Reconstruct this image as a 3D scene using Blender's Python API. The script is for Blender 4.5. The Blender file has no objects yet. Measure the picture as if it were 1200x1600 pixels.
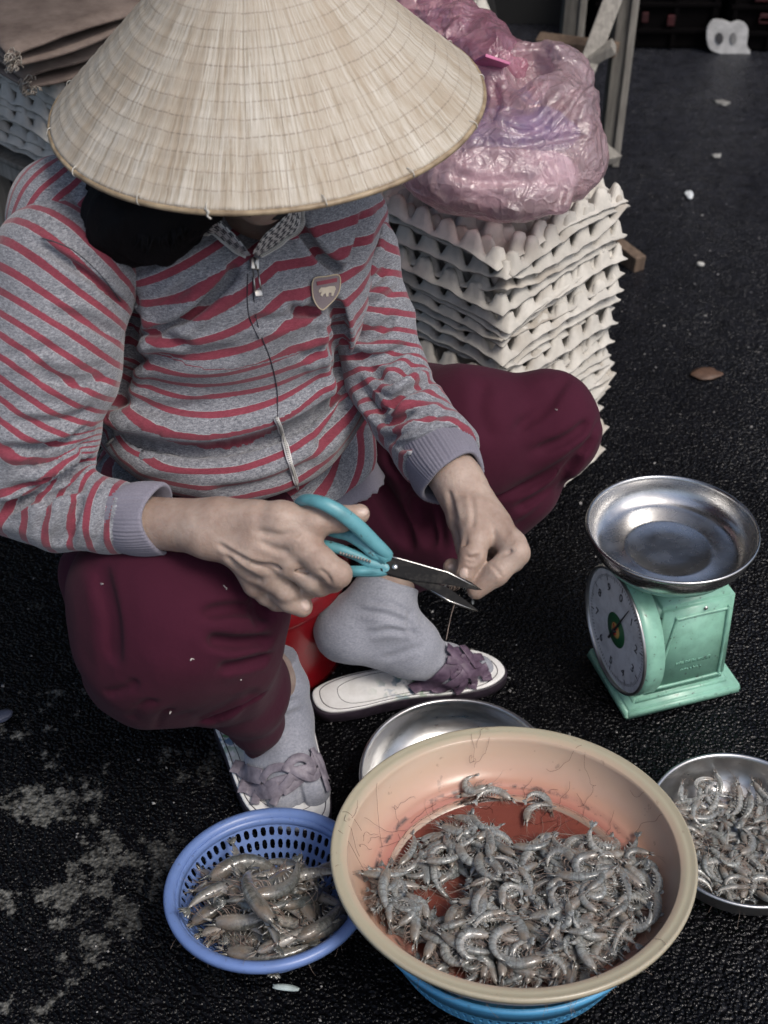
import bpy, bmesh, math, random
import numpy as np
from mathutils import Vector, Matrix, Euler

# ------------------------------------------------------------------ camera, light, exposure
scene = bpy.context.scene
COL = scene.collection
CAM_H, PITCH, FPX = 1.28, math.radians(40), 2000.0
cam_data = bpy.data.cameras.new("Camera")
cam = bpy.data.objects.new("Camera", cam_data)
COL.objects.link(cam)
cam.location = (0, 0, CAM_H)
cam.rotation_euler = (math.radians(50), 0, 0)
cam_data.sensor_fit = 'VERTICAL'
cam_data.sensor_height = 24.0
cam_data.lens = 24.0 * FPX / 1600
cam_data.clip_start = 0.05
cam_data.clip_end = 200
cam_data.dof.use_dof = True
cam_data.dof.focus_distance = 1.38
cam_data.dof.aperture_fstop = 5.0
scene.camera = cam

SUN_EL, SUN_AZ = math.radians(56), math.radians(134)      # azimuth clockwise from +Y
world = bpy.data.worlds.new("World")
scene.world = world
world.use_nodes = True
wn = world.node_tree.nodes
bg = wn["Background"]
sky = wn.new("ShaderNodeTexSky")
sky.sky_type = 'NISHITA'
sky.sun_disc = False
sky.sun_elevation = SUN_EL
sky.sun_rotation = SUN_AZ
sky.air_density = 1.0
sky.dust_density = 4.0
sky.ozone_density = 1.0
world.node_tree.links.new(sky.outputs[0], bg.inputs[0])
bg.inputs[1].default_value = 0.13
sun_data = bpy.data.lights.new("Sun", 'SUN')
sun = bpy.data.objects.new("Sun", sun_data)
COL.objects.link(sun)
sun_data.energy = 1.5
sun_data.angle = math.radians(18)
sun_data.color = (1.0, 0.96, 0.9)
sd = Vector((math.sin(SUN_AZ) * math.cos(SUN_EL), math.cos(SUN_AZ) * math.cos(SUN_EL), math.sin(SUN_EL)))
sun.rotation_euler = sd.to_track_quat('Z', 'Y').to_euler()
scene.view_settings.view_transform = 'Standard'
scene.view_settings.look = 'None'
scene.view_settings.gamma = 1.0
scene.view_settings.exposure = 0.36
scene.cycles.max_bounces = 8
scene.cycles.transparent_max_bounces = 16

# ------------------------------------------------------------------ coordinates read off the photograph
_cf = np.array([0, math.cos(PITCH), -math.sin(PITCH)])
_cu = np.array([0, math.sin(PITCH), math.cos(PITCH)])
_cr = np.array([1.0, 0, 0])
_co = np.array([0, 0, CAM_H])
def P(px, py, Z):
    return _co + Z * (_cf + _cr * (px - 600) / FPX - _cu * (py - 800) / FPX)
def G(px, py, z=0.0):
    d = _cf + _cr * (px - 600) / FPX - _cu * (py - 800) / FPX
    return _co + d * (z - CAM_H) / d[2]
def proj(V):
    d = np.asarray(V) - _co
    Z = d @ _cf
    return np.stack([600 + FPX * (d @ _cr) / Z, 800 - FPX * (d @ _cu) / Z], -1)

rnd = random.Random(7)
nrg = np.random.default_rng(7)

# ------------------------------------------------------------------ object helpers
def tag(o, label=None, cat=None, group=None, kind=None):
    if label: o['label'] = label
    if cat: o['category'] = cat
    if group: o['group'] = group
    if kind: o['kind'] = kind
    return o
def empty(name, loc=(0, 0, 0), rot=(0, 0, 0)):
    o = bpy.data.objects.new(name, None)
    o.empty_display_size = 0.05
    o.location = loc; o.rotation_euler = rot
    COL.objects.link(o)
    return o
def put(me, name, mats, parent=None):
    o = bpy.data.objects.new(name, me)
    COL.objects.link(o)
    if mats is not None:
        for m in (mats if isinstance(mats, (list, tuple)) else [mats]):
            if m.name not in [x.name for x in me.materials if x]:
                me.materials.append(m)
    if parent is not None:
        o.parent = parent
        # every parent empty used with world-space meshes keeps its children in place
        if parent.get('_world'):
            bpy.context.view_layer.update()
            o.matrix_parent_inverse = parent.matrix_world.inverted()
    return o
def wempty(name, loc):
    o = empty(name, loc); o['_world'] = 1
    return o
def mk(V, F, smooth=True, attrs=None, uv=None, mi=None):
    me = bpy.data.meshes.new("m")
    V = np.asarray(V, dtype=float)
    if isinstance(F, np.ndarray): F = F.tolist()
    me.from_pydata(V.tolist(), [], F)
    me.update()
    if smooth: me.shade_smooth()
    if attrs:
        for k, a in attrs.items():
            a = np.asarray(a, dtype=np.float32)
            if a.ndim == 1:
                at = me.attributes.new(k, 'FLOAT', 'POINT'); at.data.foreach_set('value', a)
            else:
                at = me.attributes.new(k, 'FLOAT_VECTOR', 'POINT'); at.data.foreach_set('vector', a.ravel())
    if uv is not None:
        l = me.uv_layers.new(name='UVMap')
        idx = np.empty(len(me.loops), dtype=int); me.loops.foreach_get('vertex_index', idx)
        l.data.foreach_set('uv', np.asarray(uv, dtype=np.float32)[idx].ravel())
    if mi is not None:
        me.polygons.foreach_set('material_index', np.asarray(mi, dtype=np.int32))
    return me
class MB:
    """collects pieces of one part"""
    def __init__(s): s.V = []; s.F = []; s.M = []; s.n = 0; s.A = {}
    def add(s, V, F, m=0, **attrs):
        V = np.asarray(V, dtype=float).reshape(-1, 3)
        s.V.append(V)
        for f in F: s.F.append([int(i) + s.n for i in f]); s.M.append(m)
        for k in attrs: s.A.setdefault(k, [])
        for k in s.A:
            while sum(len(x) for x in s.A[k]) < s.n: s.A[k].append(np.zeros(s.n - sum(len(x) for x in s.A[k])))
            s.A[k].append(np.asarray(attrs[k], dtype=float) if k in attrs else np.zeros(len(V)))
        s.n += len(V)
        return s
    def mesh(s, smooth=True):
        return mk(np.concatenate(s.V), s.F, smooth, attrs={k: np.concatenate(a) for k, a in s.A.items()} if s.A else None, mi=s.M)
    def build(s, name, mats, parent=None, smooth=True):
        return put(s.mesh(smooth), name, mats, parent)
def box(c, size, R=None, bev=0.0):
    """bevelled box, returns V, F"""
    x, y, z = [v / 2 for v in size]
    b = min(bev, x * .9, y * .9, z * .9)
    bm = bmesh.new()
    bmesh.ops.create_cube(bm, size=1)
    for v in bm.verts: v.co = Vector((v.co.x * 2 * x, v.co.y * 2 * y, v.co.z * 2 * z))
    if b > 0: bmesh.ops.bevel(bm, geom=bm.edges[:], offset=b, segments=2, affect='EDGES', profile=.6)
    V = np.array([v.co[:] for v in bm.verts]); bm.verts.index_update()
    F = [[v.index for v in f.verts] for f in bm.faces]
    bm.free()
    if R is not None: V = V @ np.asarray(R).T
    return V + np.asarray(c), F
def tube(pts, rad, n=10, caps=True, flat=None, up=None):
    pts = np.asarray(pts, dtype=float); m = len(pts)
    rad = np.full(m, rad) if np.isscalar(rad) else np.asarray(rad, dtype=float)
    T = np.gradient(pts, axis=0); T /= np.linalg.norm(T, axis=1)[:, None] + 1e-12
    u = np.array(up if up is not None else ([0, 0, 1] if abs(T[0][2]) < .9 else [1, 0, 0]), dtype=float)
    V = []
    for i in range(m):
        if up is not None: u = np.array(up, dtype=float)
        u = u - T[i] * (u @ T[i]); u /= np.linalg.norm(u) + 1e-12
        w = np.cross(T[i], u)
        a = np.linspace(0, 2 * math.pi, n, endpoint=False)[:, None]
        fl = 1.0 if flat is None else flat
        V.append(pts[i] + rad[i] * (np.cos(a) * w + np.sin(a) * u * fl))
    V = np.concatenate(V)
    F = [[i * n + j, i * n + (j + 1) % n, (i + 1) * n + (j + 1) % n, (i + 1) * n + j] for i in range(m - 1) for j in range(n)]
    if caps:
        F.append(list(range(n))[::-1]); F.append([(m - 1) * n + j for j in range(n)])
    return V, F
def lathe(prof, n=64, closed=False):
    """profile [(r,z)...] spun about z; returns V,F"""
    prof = np.asarray(prof, dtype=float); m = len(prof)
    a = np.linspace(0, 2 * math.pi, n, endpoint=False)
    V = np.stack([prof[:, 0][:, None] * np.cos(a), prof[:, 0][:, None] * np.sin(a), np.repeat(prof[:, 1][:, None], n, 1)], -1).reshape(-1, 3)
    F = [[i * n + j, i * n + (j + 1) % n, (i + 1) * n + (j + 1) % n, (i + 1) * n + j] for i in range(m - 1) for j in range(n)]
    if prof[0][0] < 1e-6 or True:
        pass
    return V, F
def spline(pts, n=40, closed=False):
    pts = np.asarray(pts, dtype=float); m = len(pts)
    out = []
    tt = np.linspace(0, m if closed else m - 1, n, endpoint=not closed)
    for t in tt:
        i = int(min(math.floor(t), (m - 1) if closed else m - 2)); f = t - i
        g = (lambda k: pts[k % m]) if closed else (lambda k: pts[min(max(k, 0), m - 1)])
        p0, p1, p2, p3 = g(i - 1), g(i), g(i + 1), g(i + 2)
        out.append(.5 * ((2 * p1) + (-p0 + p2) * f + (2 * p0 - 5 * p1 + 4 * p2 - p3) * f * f + (-p0 + 3 * p1 - 3 * p2 + p3) * f ** 3))
    return np.array(out)
def frame(nrm, xdir=(1, 0, 0)):
    z = np.asarray(nrm, dtype=float); z = z / np.linalg.norm(z)
    x = np.asarray(xdir, dtype=float); x = x - z * (x @ z); x /= np.linalg.norm(x)
    return np.stack([x, np.cross(z, x), z], 1)
def prism(outline, thick, c0, X, Y, bev=0.001):
    """flat polygon outline (k,2) in the plane c0 + x X + y Y, extruded by thick, softly bevelled"""
    X = np.asarray(X, float); Y = np.asarray(Y, float); N = np.cross(X, Y)
    bm = bmesh.new()
    vs = [bm.verts.new((x, y, -thick / 2)) for x, y in outline]
    f = bm.faces.new(vs)
    r = bmesh.ops.extrude_face_region(bm, geom=[f])
    for e in r['geom']:
        if isinstance(e, bmesh.types.BMVert): e.co.z += thick
    bmesh.ops.recalc_face_normals(bm, faces=bm.faces[:])
    if bev > 0:
        ed = [e for e in bm.edges if len(e.link_faces) == 2 and e.calc_face_angle(0) > 1.0]
        bmesh.ops.bevel(bm, geom=ed, offset=bev, segments=2, affect='EDGES', clamp_overlap=True)
    bmesh.ops.triangulate(bm, faces=[f for f in bm.faces if len(f.verts) > 4])
    V = np.array([v.co[:] for v in bm.verts]); bm.verts.index_update()
    F = [[v.index for v in f.verts] for f in bm.faces]
    bm.free()
    return c0 + V[:, :1] * X + V[:, 1:2] * Y + V[:, 2:3] * N, F
def plate(outline, thick, bev=.0015, inset=.0): pass

# cheap vectorised 3-D noise (sum of warped sines), about -1..1
def sn(V, sc, seed=0, octv=3):
    r = np.random.default_rng(seed); out = np.zeros(len(V)); amp = 1.0; tot = 0
    W = np.asarray(V) * sc
    for o in range(octv):
        for k in range(4):
            d = r.normal(size=3); d /= np.linalg.norm(d); e = r.normal(size=3); ph = r.uniform(0, 6.28, 2)
            out += amp * np.sin(W @ d * 2.1 + ph[0] + 1.3 * np.sin(W @ e * .9 + ph[1])) / 4 * 1.6
        tot += amp; amp *= .5; W = W * 2.03
    return out / tot

# ------------------------------------------------------------------ materials
class NT:
    def __init__(s, name):
        s.m = bpy.data.materials.new(name); s.m.use_nodes = True
        s.t = s.m.node_tree; s.b = s.t.nodes["Principled BSDF"]; s.o = s.t.nodes["Material Output"]
    def n(s, kind, **kw):
        nd = s.t.nodes.new("ShaderNode" + kind)
        for k, v in kw.items():
            if k.startswith('i_'): nd.inputs[k[2:].replace('_', ' ')].default_value = v
            else: setattr(nd, k, v)
        return nd
    def l(s, a, b): s.t.links.new(a, b)
    def set(s, **kw):
        for k, v in kw.items(): s.b.inputs[k.replace('_', ' ')].default_value = v
        return s
    def math(s, op, a, b=None, c=None, clamp=False):
        nd = s.n("Math", operation=op); nd.use_clamp = clamp
        for i, v in enumerate((a, b, c)):
            if v is None: continue
            if isinstance(v, (int, float)): nd.inputs[i].default_value = v
            else: s.l(v, nd.inputs[i])
        return nd.outputs[0]
    def mix(s, f, a, b, typ='MIX'):
        nd = s.n("Mix", data_type='RGBA', blend_type=typ)
        for i, v in ((0, f), (6, a), (7, b)):
            if isinstance(v, (int, float)): nd.inputs[i].default_value = v
            elif isinstance(v, (tuple, list)): nd.inputs[i].default_value = (*v[:3], 1)
            else: s.l(v, nd.inputs[i])
        return nd.outputs[2]
    def ramp(s, f, stops, interp='LINEAR'):
        nd = s.n("ValToRGB"); e = nd.color_ramp.elements; nd.color_ramp.interpolation = interp
        while len(e) < len(stops): e.new(.5)
        for x, (p, c) in zip(e, stops):
            x.position = p; x.color = (*c[:3], 1) if isinstance(c, (tuple, list)) else (c, c, c, 1)
        s.l(f, nd.inputs[0])
        return nd.outputs[0]
    def obj(s, scale=(1, 1, 1), rot=(0, 0, 0), src='Object'):
        tc = s.n("TexCoord"); mp = s.n("Mapping")
        mp.inputs['Scale'].default_value = scale; mp.inputs['Rotation'].default_value = rot
        s.l(tc.outputs[src], mp.inputs[0])
        return mp.outputs[0]
    def noise(s, vec, scale, detail=3, rough=.55, dist=0.0, out=0):
        nd = s.n("TexNoise"); nd.inputs['Scale'].default_value = scale; nd.inputs['Detail'].default_value = detail
        nd.inputs['Roughness'].default_value = rough; nd.inputs['Distortion'].default_value = dist
        if vec is not None: s.l(vec, nd.inputs['Vector'])
        return nd.outputs[out]
    def voro(s, vec, scale, feature='F1', out='Distance'):
        nd = s.n("TexVoronoi", feature=feature); nd.inputs['Scale'].default_value = scale
        if vec is not None: s.l(vec, nd.inputs['Vector'])
        return nd.outputs[out]
    def attr(s, name, out='Fac'):
        nd = s.n("Attribute", attribute_name=name)
        return nd.outputs[out]
    def bump(s, h, strength=.4, dist=.002, prev=None):
        nd = s.n("Bump"); nd.inputs['Strength'].default_value = strength; nd.inputs['Distance'].default_value = dist
        s.l(h, nd.inputs['Height'])
        if prev is not None: s.l(prev, nd.inputs['Normal'])
        return nd.outputs[0]
    def col(s, c):
        if isinstance(c, (tuple, list)): s.b.inputs['Base Color'].default_value = (*c[:3], 1)
        else: s.l(c, s.b.inputs['Base Color'])
        return s
    def nrm(s, x): s.l(x, s.b.inputs['Normal']); return s
    def rough(s, x):
        if isinstance(x, (int, float)): s.b.inputs['Roughness'].default_value = x
        else: s.l(x, s.b.inputs['Roughness'])
        return s
def simple(name, c, rough=.5, metal=0, spec=.5, nscale=40, nstr=.15, bump=0.0, bdist=.001, bscale=200, dark=None):
    t = NT(name); v = t.obj()
    n = t.noise(v, nscale, 4)
    c2 = dark if dark else tuple(x * (1 - nstr * 2) for x in c)
    t.col(t.mix(t.ramp(n, [(.35, 0.0), (.65, 1.0)]), c2, c))
    t.rough(rough).set(Metallic=metal); t.b.inputs['Specular IOR Level'].default_value = spec
    if bump: t.nrm(t.bump(t.noise(v, bscale, 3), bump, bdist))
    return t.m
# ------------------------------------------------------------------ SETTING: wet asphalt, dark stall front, canopy
def m_asphalt():
    t = NT("wet_asphalt"); v = t.obj()
    big = t.noise(v, 2.2, 4, .6)
    fine = t.noise(v, 210, 3, .65)
    grit = t.noise(v, 95, 2, .5)
    # pale dried silt lying in patches to the left of the woman
    sx = t.n("SeparateXYZ"); t.l(v, sx.inputs[0])
    left = t.math('MULTIPLY', t.math('SUBTRACT', -.17, sx.outputs[0]), 4.0, clamp=True)
    near = t.math('MULTIPLY', t.math('SUBTRACT', 1.35, sx.outputs[1]), 4.0, clamp=True)
    pn = t.noise(v, 7.5, 2, .5); pf = t.noise(v, 48, 5, .68)
    s1 = t.math('ADD', t.math('MULTIPLY', pn, .95), t.math('MULTIPLY', pf, .6))
    silt = t.math('MULTIPLY', t.math('SUBTRACT', s1, .835), 20.0, clamp=True)
    silt = t.math('MULTIPLY', silt, t.math('MULTIPLY', left, near))
    base = t.ramp(grit, [(.3, (.001, .001, .0015)), (.66, (.0035, .0035, .0045)), (.80, (.02, .02, .022))])
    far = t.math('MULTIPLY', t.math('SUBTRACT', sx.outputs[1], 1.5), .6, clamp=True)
    base = t.mix(far, base, t.ramp(t.noise(v, 26, 5, .7), [(.3, (.008, .009, .012)), (.75, (.030, .032, .042))]))  # far ground lighter and bluish: sky sheen put into the base colour
    stone = t.ramp(t.noise(v, 150, 1, .4), [(.3, (.030, .030, .028)), (.7, (.15, .15, .14))])
    t.col(t.mix(silt, base, stone))
    # scattered pale grains
    r = t.math('ADD', .03, t.math('MULTIPLY', t.noise(v, 60, 3, .6), .16))
    r = t.math('ADD', r, t.math('MULTIPLY', silt, .35))
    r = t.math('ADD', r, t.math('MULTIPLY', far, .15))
    t.rough(r)
    # a thin film of water stands on the right-hand side, broken up by drier ground
    wet = t.math('MULTIPLY', t.math('MULTIPLY', t.math('SUBTRACT', sx.outputs[0], .22), 2.2, clamp=True), t.ramp(t.noise(v, 3.2, 4, .6), [(.38, .15), (.62, 1.0)]))
    t.l(t.math('ADD', .11, t.math('MULTIPLY', wet, .30)), t.b.inputs['Specular IOR Level'])
    vg = t.voro(v, 270, 'SMOOTH_F1'); vc = t.voro(v, 120)
    b0 = t.bump(t.math('SUBTRACT', 1, vg), .95, .005)
    b1 = t.bump(t.math('MULTIPLY', t.math('SUBTRACT', 1, vc), t.noise(v, 11, 2)), .8, .0035, b0)
    b2 = t.bump(fine, .7, .0012, b1)
    t.nrm(b2)
    return t.m
def build_ground():
    # one sheet to the horizon, with a finely waved patch under the scene
    xs = np.concatenate([np.linspace(-60, -1.2, 14), np.linspace(-1.15, 2.2, 160), np.linspace(2.3, 60, 14)])
    ys = np.concatenate([np.linspace(-20, .2, 10), np.linspace(.25, 4.5, 190), np.linspace(4.7, 120, 14)])
    X, Y = np.meshgrid(xs, ys, indexing='ij')
    V = np.stack([X.ravel(), Y.ravel(), np.zeros(X.size)], -1)
    V[:, 2] = -.0025 + .0018 * sn(V, 9, 3, 3)
    n = len(ys)
    F = [[i * n + j, (i + 1) * n + j, (i + 1) * n + j + 1, i * n + j + 1] for i in range(len(xs) - 1) for j in range(n - 1)]
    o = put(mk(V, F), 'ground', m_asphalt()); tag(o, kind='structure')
build_ground()
# loose grit and small stones standing proud of the wet surface
def build_grit():
    mb = MB(); r = random.Random(5)
    base = np.array([[1, 0, 0], [-1, 0, 0], [0, 1, 0], [0, -1, 0], [0, 0, 1], [0, 0, -1]], float)
    FF = [[0, 2, 4], [2, 1, 4], [1, 3, 4], [3, 0, 4], [2, 0, 5], [1, 2, 5], [3, 1, 5], [0, 3, 5]]
    for k in range(1300):
        x = r.uniform(-.75, 1.3); y = r.uniform(.55, 2.6)
        s = r.choice([.0006, .0008, .001, .0013, .0018, .0026]) 
        V = base * s * np.array([r.uniform(.6, 1.5), r.uniform(.6, 1.4), r.uniform(.4, .8)])
        V += np.array([[r.uniform(-.3, .3) * s for _ in range(3)] for _ in range(6)])
        a = r.uniform(0, 6.28); R = np.array([[math.cos(a), -math.sin(a), 0], [math.sin(a), math.cos(a), 0], [0, 0, 1]])
        mb.add(V @ R.T + [x, y, 0], FF)
    o = mb.build('grit', simple("grit", (.3, .29, .28), .4, nscale=9, dark=(.04, .04, .045)), smooth=False)
    tag(o, 'pale grit scattered over the wet black asphalt', 'grit', kind='stuff')
build_grit()

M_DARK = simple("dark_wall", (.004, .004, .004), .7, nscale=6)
def build_wall():
    # dark front of the stall behind, its unlit shade put into the near-black colour; its foot is the black band at the top of the picture
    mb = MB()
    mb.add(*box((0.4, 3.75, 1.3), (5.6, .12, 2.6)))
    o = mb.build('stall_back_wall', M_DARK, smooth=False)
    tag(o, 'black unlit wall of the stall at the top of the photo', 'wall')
    mb = MB()
    mb.add(*box((-1.35, 2.9, 2.35), (3.5, 4.2, .02)))  # unseen sheet added overhead so the wet ground mirrors something dark
    mb.add(*box((1.5, 4.2, 2.35), (2.1, 1.4, .02)))
    o = mb.build('blocker', simple("blocker_sheet", (.03, .032, .05), .8), smooth=False)
    tag(o, 'unseen dark canopy stretched over the stalls', 'blocker')
build_wall()
# ------------------------------------------------------------------ egg trays
def m_pulp(name, c):
    t = NT(name); v = t.obj()
    oi = t.n("ObjectInfo")
    c1 = t.mix(t.math('MULTIPLY', oi.outputs['Random'], .9), c, tuple(x * .78 for x in c))
    n = t.noise(v, 30, 4, .6)
    c2 = t.mix(t.ramp(n, [(.35, .0), (.75, .7)]), c1, tuple(x * .55 for x in c))
    st = t.ramp(t.noise(v, 9, 3, .5), [(.52, .0), (.72, .6)])
    t.col(t.mix(st, c2, (.22, .17, .12)))
    t.rough(.92).set(); t.b.inputs['Specular IOR Level'].default_value = .2
    t.nrm(t.bump(t.noise(v, 420, 4, .7), .35, .0012, t.bump(t.noise(v, 90, 3), .25, .002)))
    return t.m
M_PULP = m_pulp("grey_pulp", (.58, .555, .505))
M_PULP2 = m_pulp("warm_pulp", (.50, .425, .335))  # warmer copy of the pulp, its tint offsets bluish shade on the left stack
TRAY_S = .262
def tray_mesh(seed, cells=6, per=9):
    r = np.random.default_rng(seed)
    n = cells * per; p = TRAY_S / cells
    g = np.linspace(-TRAY_S / 2, TRAY_S / 2, n + 1)
    g = np.concatenate([[g[0] - .009, g[0] - .0035], g, [g[-1] + .0035, g[-1] + .009]])
    X, Y = np.meshgrid(g, g, indexing='ij')
    cl = lambda q: np.clip(q, -TRAY_S / 2, TRAY_S / 2)
    cx = np.cos(2 * np.pi * (cl(X) + TRAY_S / 2) / p); cy = np.cos(2 * np.pi * (cl(Y) + TRAY_S / 2) / p)
    f = (cx + cy) / 2
    h = np.where(f > 0, .0225 * np.clip(f / .56, 0, 1) ** 1.05, -.0195 * np.sin(np.clip(-f, 0, 1) * math.pi / 2))
    h -= .0035 * np.clip((f - .90) / .10, 0, 1) ** 2
    edge = np.maximum(np.abs(X), np.abs(Y)) - TRAY_S / 2
    h = np.where(np.abs(edge) < 1e-5, h * .9, h)
    h = np.where(edge > .0005, h * .16 - .0005, h)
    h = np.where(edge > .005, h * .5 - .0015, h)
    V = np.stack([X.ravel(), Y.ravel(), h.ravel()], -1)
    V[:, 2] += .0055 * sn(V * [1, 1, 0], 9, seed, 2) + .0020 * sn(V, 48, seed + 1, 2)
    V[:, :2] += .0012 * np.stack([sn(V, 30, seed + 5, 2), sn(V, 30, seed + 6, 2)], -1)
    # bent corners
    for sx in (-1, 1):
        for sy in (-1, 1):
            d = np.clip((V[:, 0] * sx + V[:, 1] * sy - TRAY_S * .78) / (TRAY_S * .22), 0, 1.2)
            V[:, 2] += r.uniform(-.012, .012) * d ** 1.5
    m = len(g)
    top = np.arange(m * m).reshape(m, m)
    F = [[top[i, j], top[i + 1, j], top[i + 1, j + 1], top[i, j + 1]] for i in range(m - 1) for j in range(m - 1)]
    V2 = V - [0, 0, .0020]; N = m * m
    F2 = [[a + N for a in f[::-1]] for f in F]
    B = []
    ring = [top[i, 0] for i in range(m)] + [top[m - 1, j] for j in range(1, m)] + [top[i, m - 1] for i in range(m - 2, -1, -1)] + [top[0, j] for j in range(m - 2, 0, -1)]
    for a, b in zip(ring, ring[1:] + ring[:1]): B.append([b, a, a + N, b + N])
    return mk(np.concatenate([V, V2]), F + F2 + B)
TRAYS = [tray_mesh(s) for s in (1, 2, 3, 4)]
ORD = ['top', 'second', 'third', 'fourth', 'fifth', 'sixth', 'seventh', 'eighth', 'ninth', 'tenth', 'eleventh', 'twelfth', 'thirteenth', 'fourteenth', 'fifteenth',
       'sixteenth', 'seventeenth', 'eighteenth', 'nineteenth', 'twentieth', 'twenty-first', 'twenty-second', 'twenty-third', 'twenty-fourth', 'twenty-fifth', 'twenty-sixth', 'twenty-seventh', 'twenty-eighth', 'twenty-ninth', 'thirtieth']
def tray_stack(cx, cy, ztop, yaw, gaps, place, group, mat=M_PULP, seed=3, zmin=.015, drift=(0, 0)):
    r = random.Random(seed); z = ztop
    for i, g in enumerate(gaps):
        z -= g
        if z < zmin: break
        me = TRAYS[r.randrange(4)]
        j = .0075
        o = put(me, 'egg_tray', mat)
        k = r.randrange(4)
        t = (ztop - z)
        o.location = (cx + r.uniform(-j, j) + drift[0] * t, cy + r.uniform(-j, j) + drift[1] * t, z)
        o.rotation_euler = (r.uniform(-.018, .018), r.uniform(-.018, .018), yaw + r.uniform(-.045, .045) + k * math.pi / 2)
        s = r.uniform(.985, 1.015); o.scale = (s, s, r.uniform(.9, 1.1))
        w = 'grey' if i else 'grey'
        tag(o, f"grey egg tray, {'topmost' if i == 0 else ORD[i] + ' from the top'}, {place}", 'egg tray', group)
def build_right_stack():
    yaw = math.atan2(1.652 - 1.455, .328 - .154)
    gaps = [0, .012, .021, .022, .013, .022, .010, .010, .019, .012, .021, .012, .020, .011, .021, .012, .019, .012, .020, .011, .020, .012, .019, .011, .019, .012, .019, .012, .018, .012]
    cx, cy = (.328 - .042) / 2, (1.652 + 1.628) / 2
    tray_stack(cx, cy, .478, yaw, gaps, 'tall stack behind the bent knee', 'egg trays in the tall stack', drift=(.03, -.01))
build_right_stack()
# ------------------------------------------------------------------ bowls, basin, baskets
def m_steel(name="stainless_steel", r=.2):
    t = NT(name); v = t.obj()
    t.set(Metallic=1.0)
    n = t.noise(t.obj((1, 1, 6)), 40, 4, .6)
    t.col(t.mix(t.ramp(t.noise(v, 22, 4, .6), [(.4, 0.0), (.75, 1.0)]), (.56, .56, .56), (.36, .355, .35)))
    t.rough(t.math('ADD', r, t.math('MULTIPLY', n, .22)))
    t.nrm(t.bump(t.noise(v, 30, 4), .12, .002))
    return t.m
M_STEEL = m_steel()
def bowl_profile(R, H, rb, lip=.004, th=.0012):
    """inside from centre to rim, over a rolled lip, down the outside"""
    ins = [(0, .0), (rb * .35, .0), (rb * .62, .0002), (rb * .66, .0012), (rb * .72, .0012), (rb * .77, .0), (rb * .97, .0003)]
    for k in range(1, 13):
        a = k / 12; ins.append((rb + (R - lip - rb) * math.sin(a * math.pi / 2) ** .85, .0006 + H * (1 - math.cos(a * math.pi / 2)) ** .95 * 1.0))
    out = [(r + th * (.3 + .7 * i / len(ins)), z - th) for i, (r, z) in enumerate(ins)]
    rim = [(R - lip * .7, H + .0012), (R - lip * .3, H + .0018), (R, H + .001), (R + .0006, H - .001), (R, H - .0028), (R - lip * .5, H - .003)]
    return ins + rim + out[::-1]
def lathe_obj(name, prof, mats, parent, M, T, n=96, wob=0.0, seed=0, mi=None):
    V, F = lathe(prof, n)
    if wob:
        a = np.arctan2(V[:, 1], V[:, 0]); r = np.hypot(V[:, 0], V[:, 1])
        k = 1 + wob * np.sin(2 * a + seed) + wob * .5 * np.sin(3 * a + seed * 2)
        V[:, 0] *= k; V[:, 1] *= k
    V = V @ M.T + T
    return put(mk(V, F, mi=mi), name, mats, parent)
I3 = np.eye(3)
# empty bowl half hidden behind the basin
o = lathe_obj('steel_bowl', bowl_profile(.1187, .052, .062), M_STEEL, None, I3, np.array([.0891, .9732, .003]), wob=.004)
tag(o, 'empty shallow steel bowl half hidden behind the big basin', 'bowl')
o = lathe_obj('steel_bowl', bowl_profile(.108, .046, .07), M_STEEL, None, I3, np.array([.4145, .9005, .003]), wob=.003, seed=2)
tag(o, 'steel bowl filled with small shrimp at the right edge', 'bowl')
RBOWL = np.array([.4145, .9005, .003])

# big two-tone basin, tipped back on the blue colander
BAS_C = np.array([.1336, .7991, .1537]); BAS_R = .190
BAS_N = np.array([-.0178, .1499, 1.0]); BAS_M = frame(BAS_N)
BAS_H = .058
def m_basin():
    t = NT("basin_plastic"); r = t.attr('rad'); v = t.obj()
    wob = t.math('MULTIPLY', t.math('SUBTRACT', t.noise(v, 14, 4, .6), .5), .05)
    rr = t.math('ADD', r, wob)
    c = t.ramp(rr, [(.0, (.33, .130, .105)), (.69, (.35, .135, .11)), (.735, (.42, .20, .155)), (.81, (.45, .275, .205)), (.90, (.47, .35, .265)), (.95, (.39, .36, .265)), (1.0, (.34, .305, .225))])
    sc = t.ramp(t.noise(t.obj((1, 6, 1), (0, 0, .5)), 24, 5, .7), [(.56, 0.0), (.72, .75)])
    bot = t.math('LESS_THAN', r, .70)
    c = t.mix(t.math('MULTIPLY', sc, t.math('MULTIPLY', bot, .6)), c, (.20, .07, .06))
    sp = t.ramp(t.noise(v, 85, 3, .6), [(.66, 0.0), (.74, .8)])
    c = t.mix(t.math('MULTIPLY', sp, .5), c, (.14, .10, .08))
    # broken dark line in the groove where wall meets bottom
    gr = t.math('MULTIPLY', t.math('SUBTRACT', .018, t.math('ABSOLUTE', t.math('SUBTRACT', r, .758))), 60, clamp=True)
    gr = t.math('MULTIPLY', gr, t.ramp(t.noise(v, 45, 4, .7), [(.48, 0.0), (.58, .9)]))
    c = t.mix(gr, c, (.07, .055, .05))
    t.col(c).rough(.28)
    t.b.inputs['Subsurface Weight'].default_value = .12; t.b.inputs['Subsurface Radius'].default_value = (.01, .005, .003)
    # dark ring in the corner of the floor
    t.nrm(t.bump(t.noise(v, 70, 4), .08, .002))
    return t.m
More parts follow.
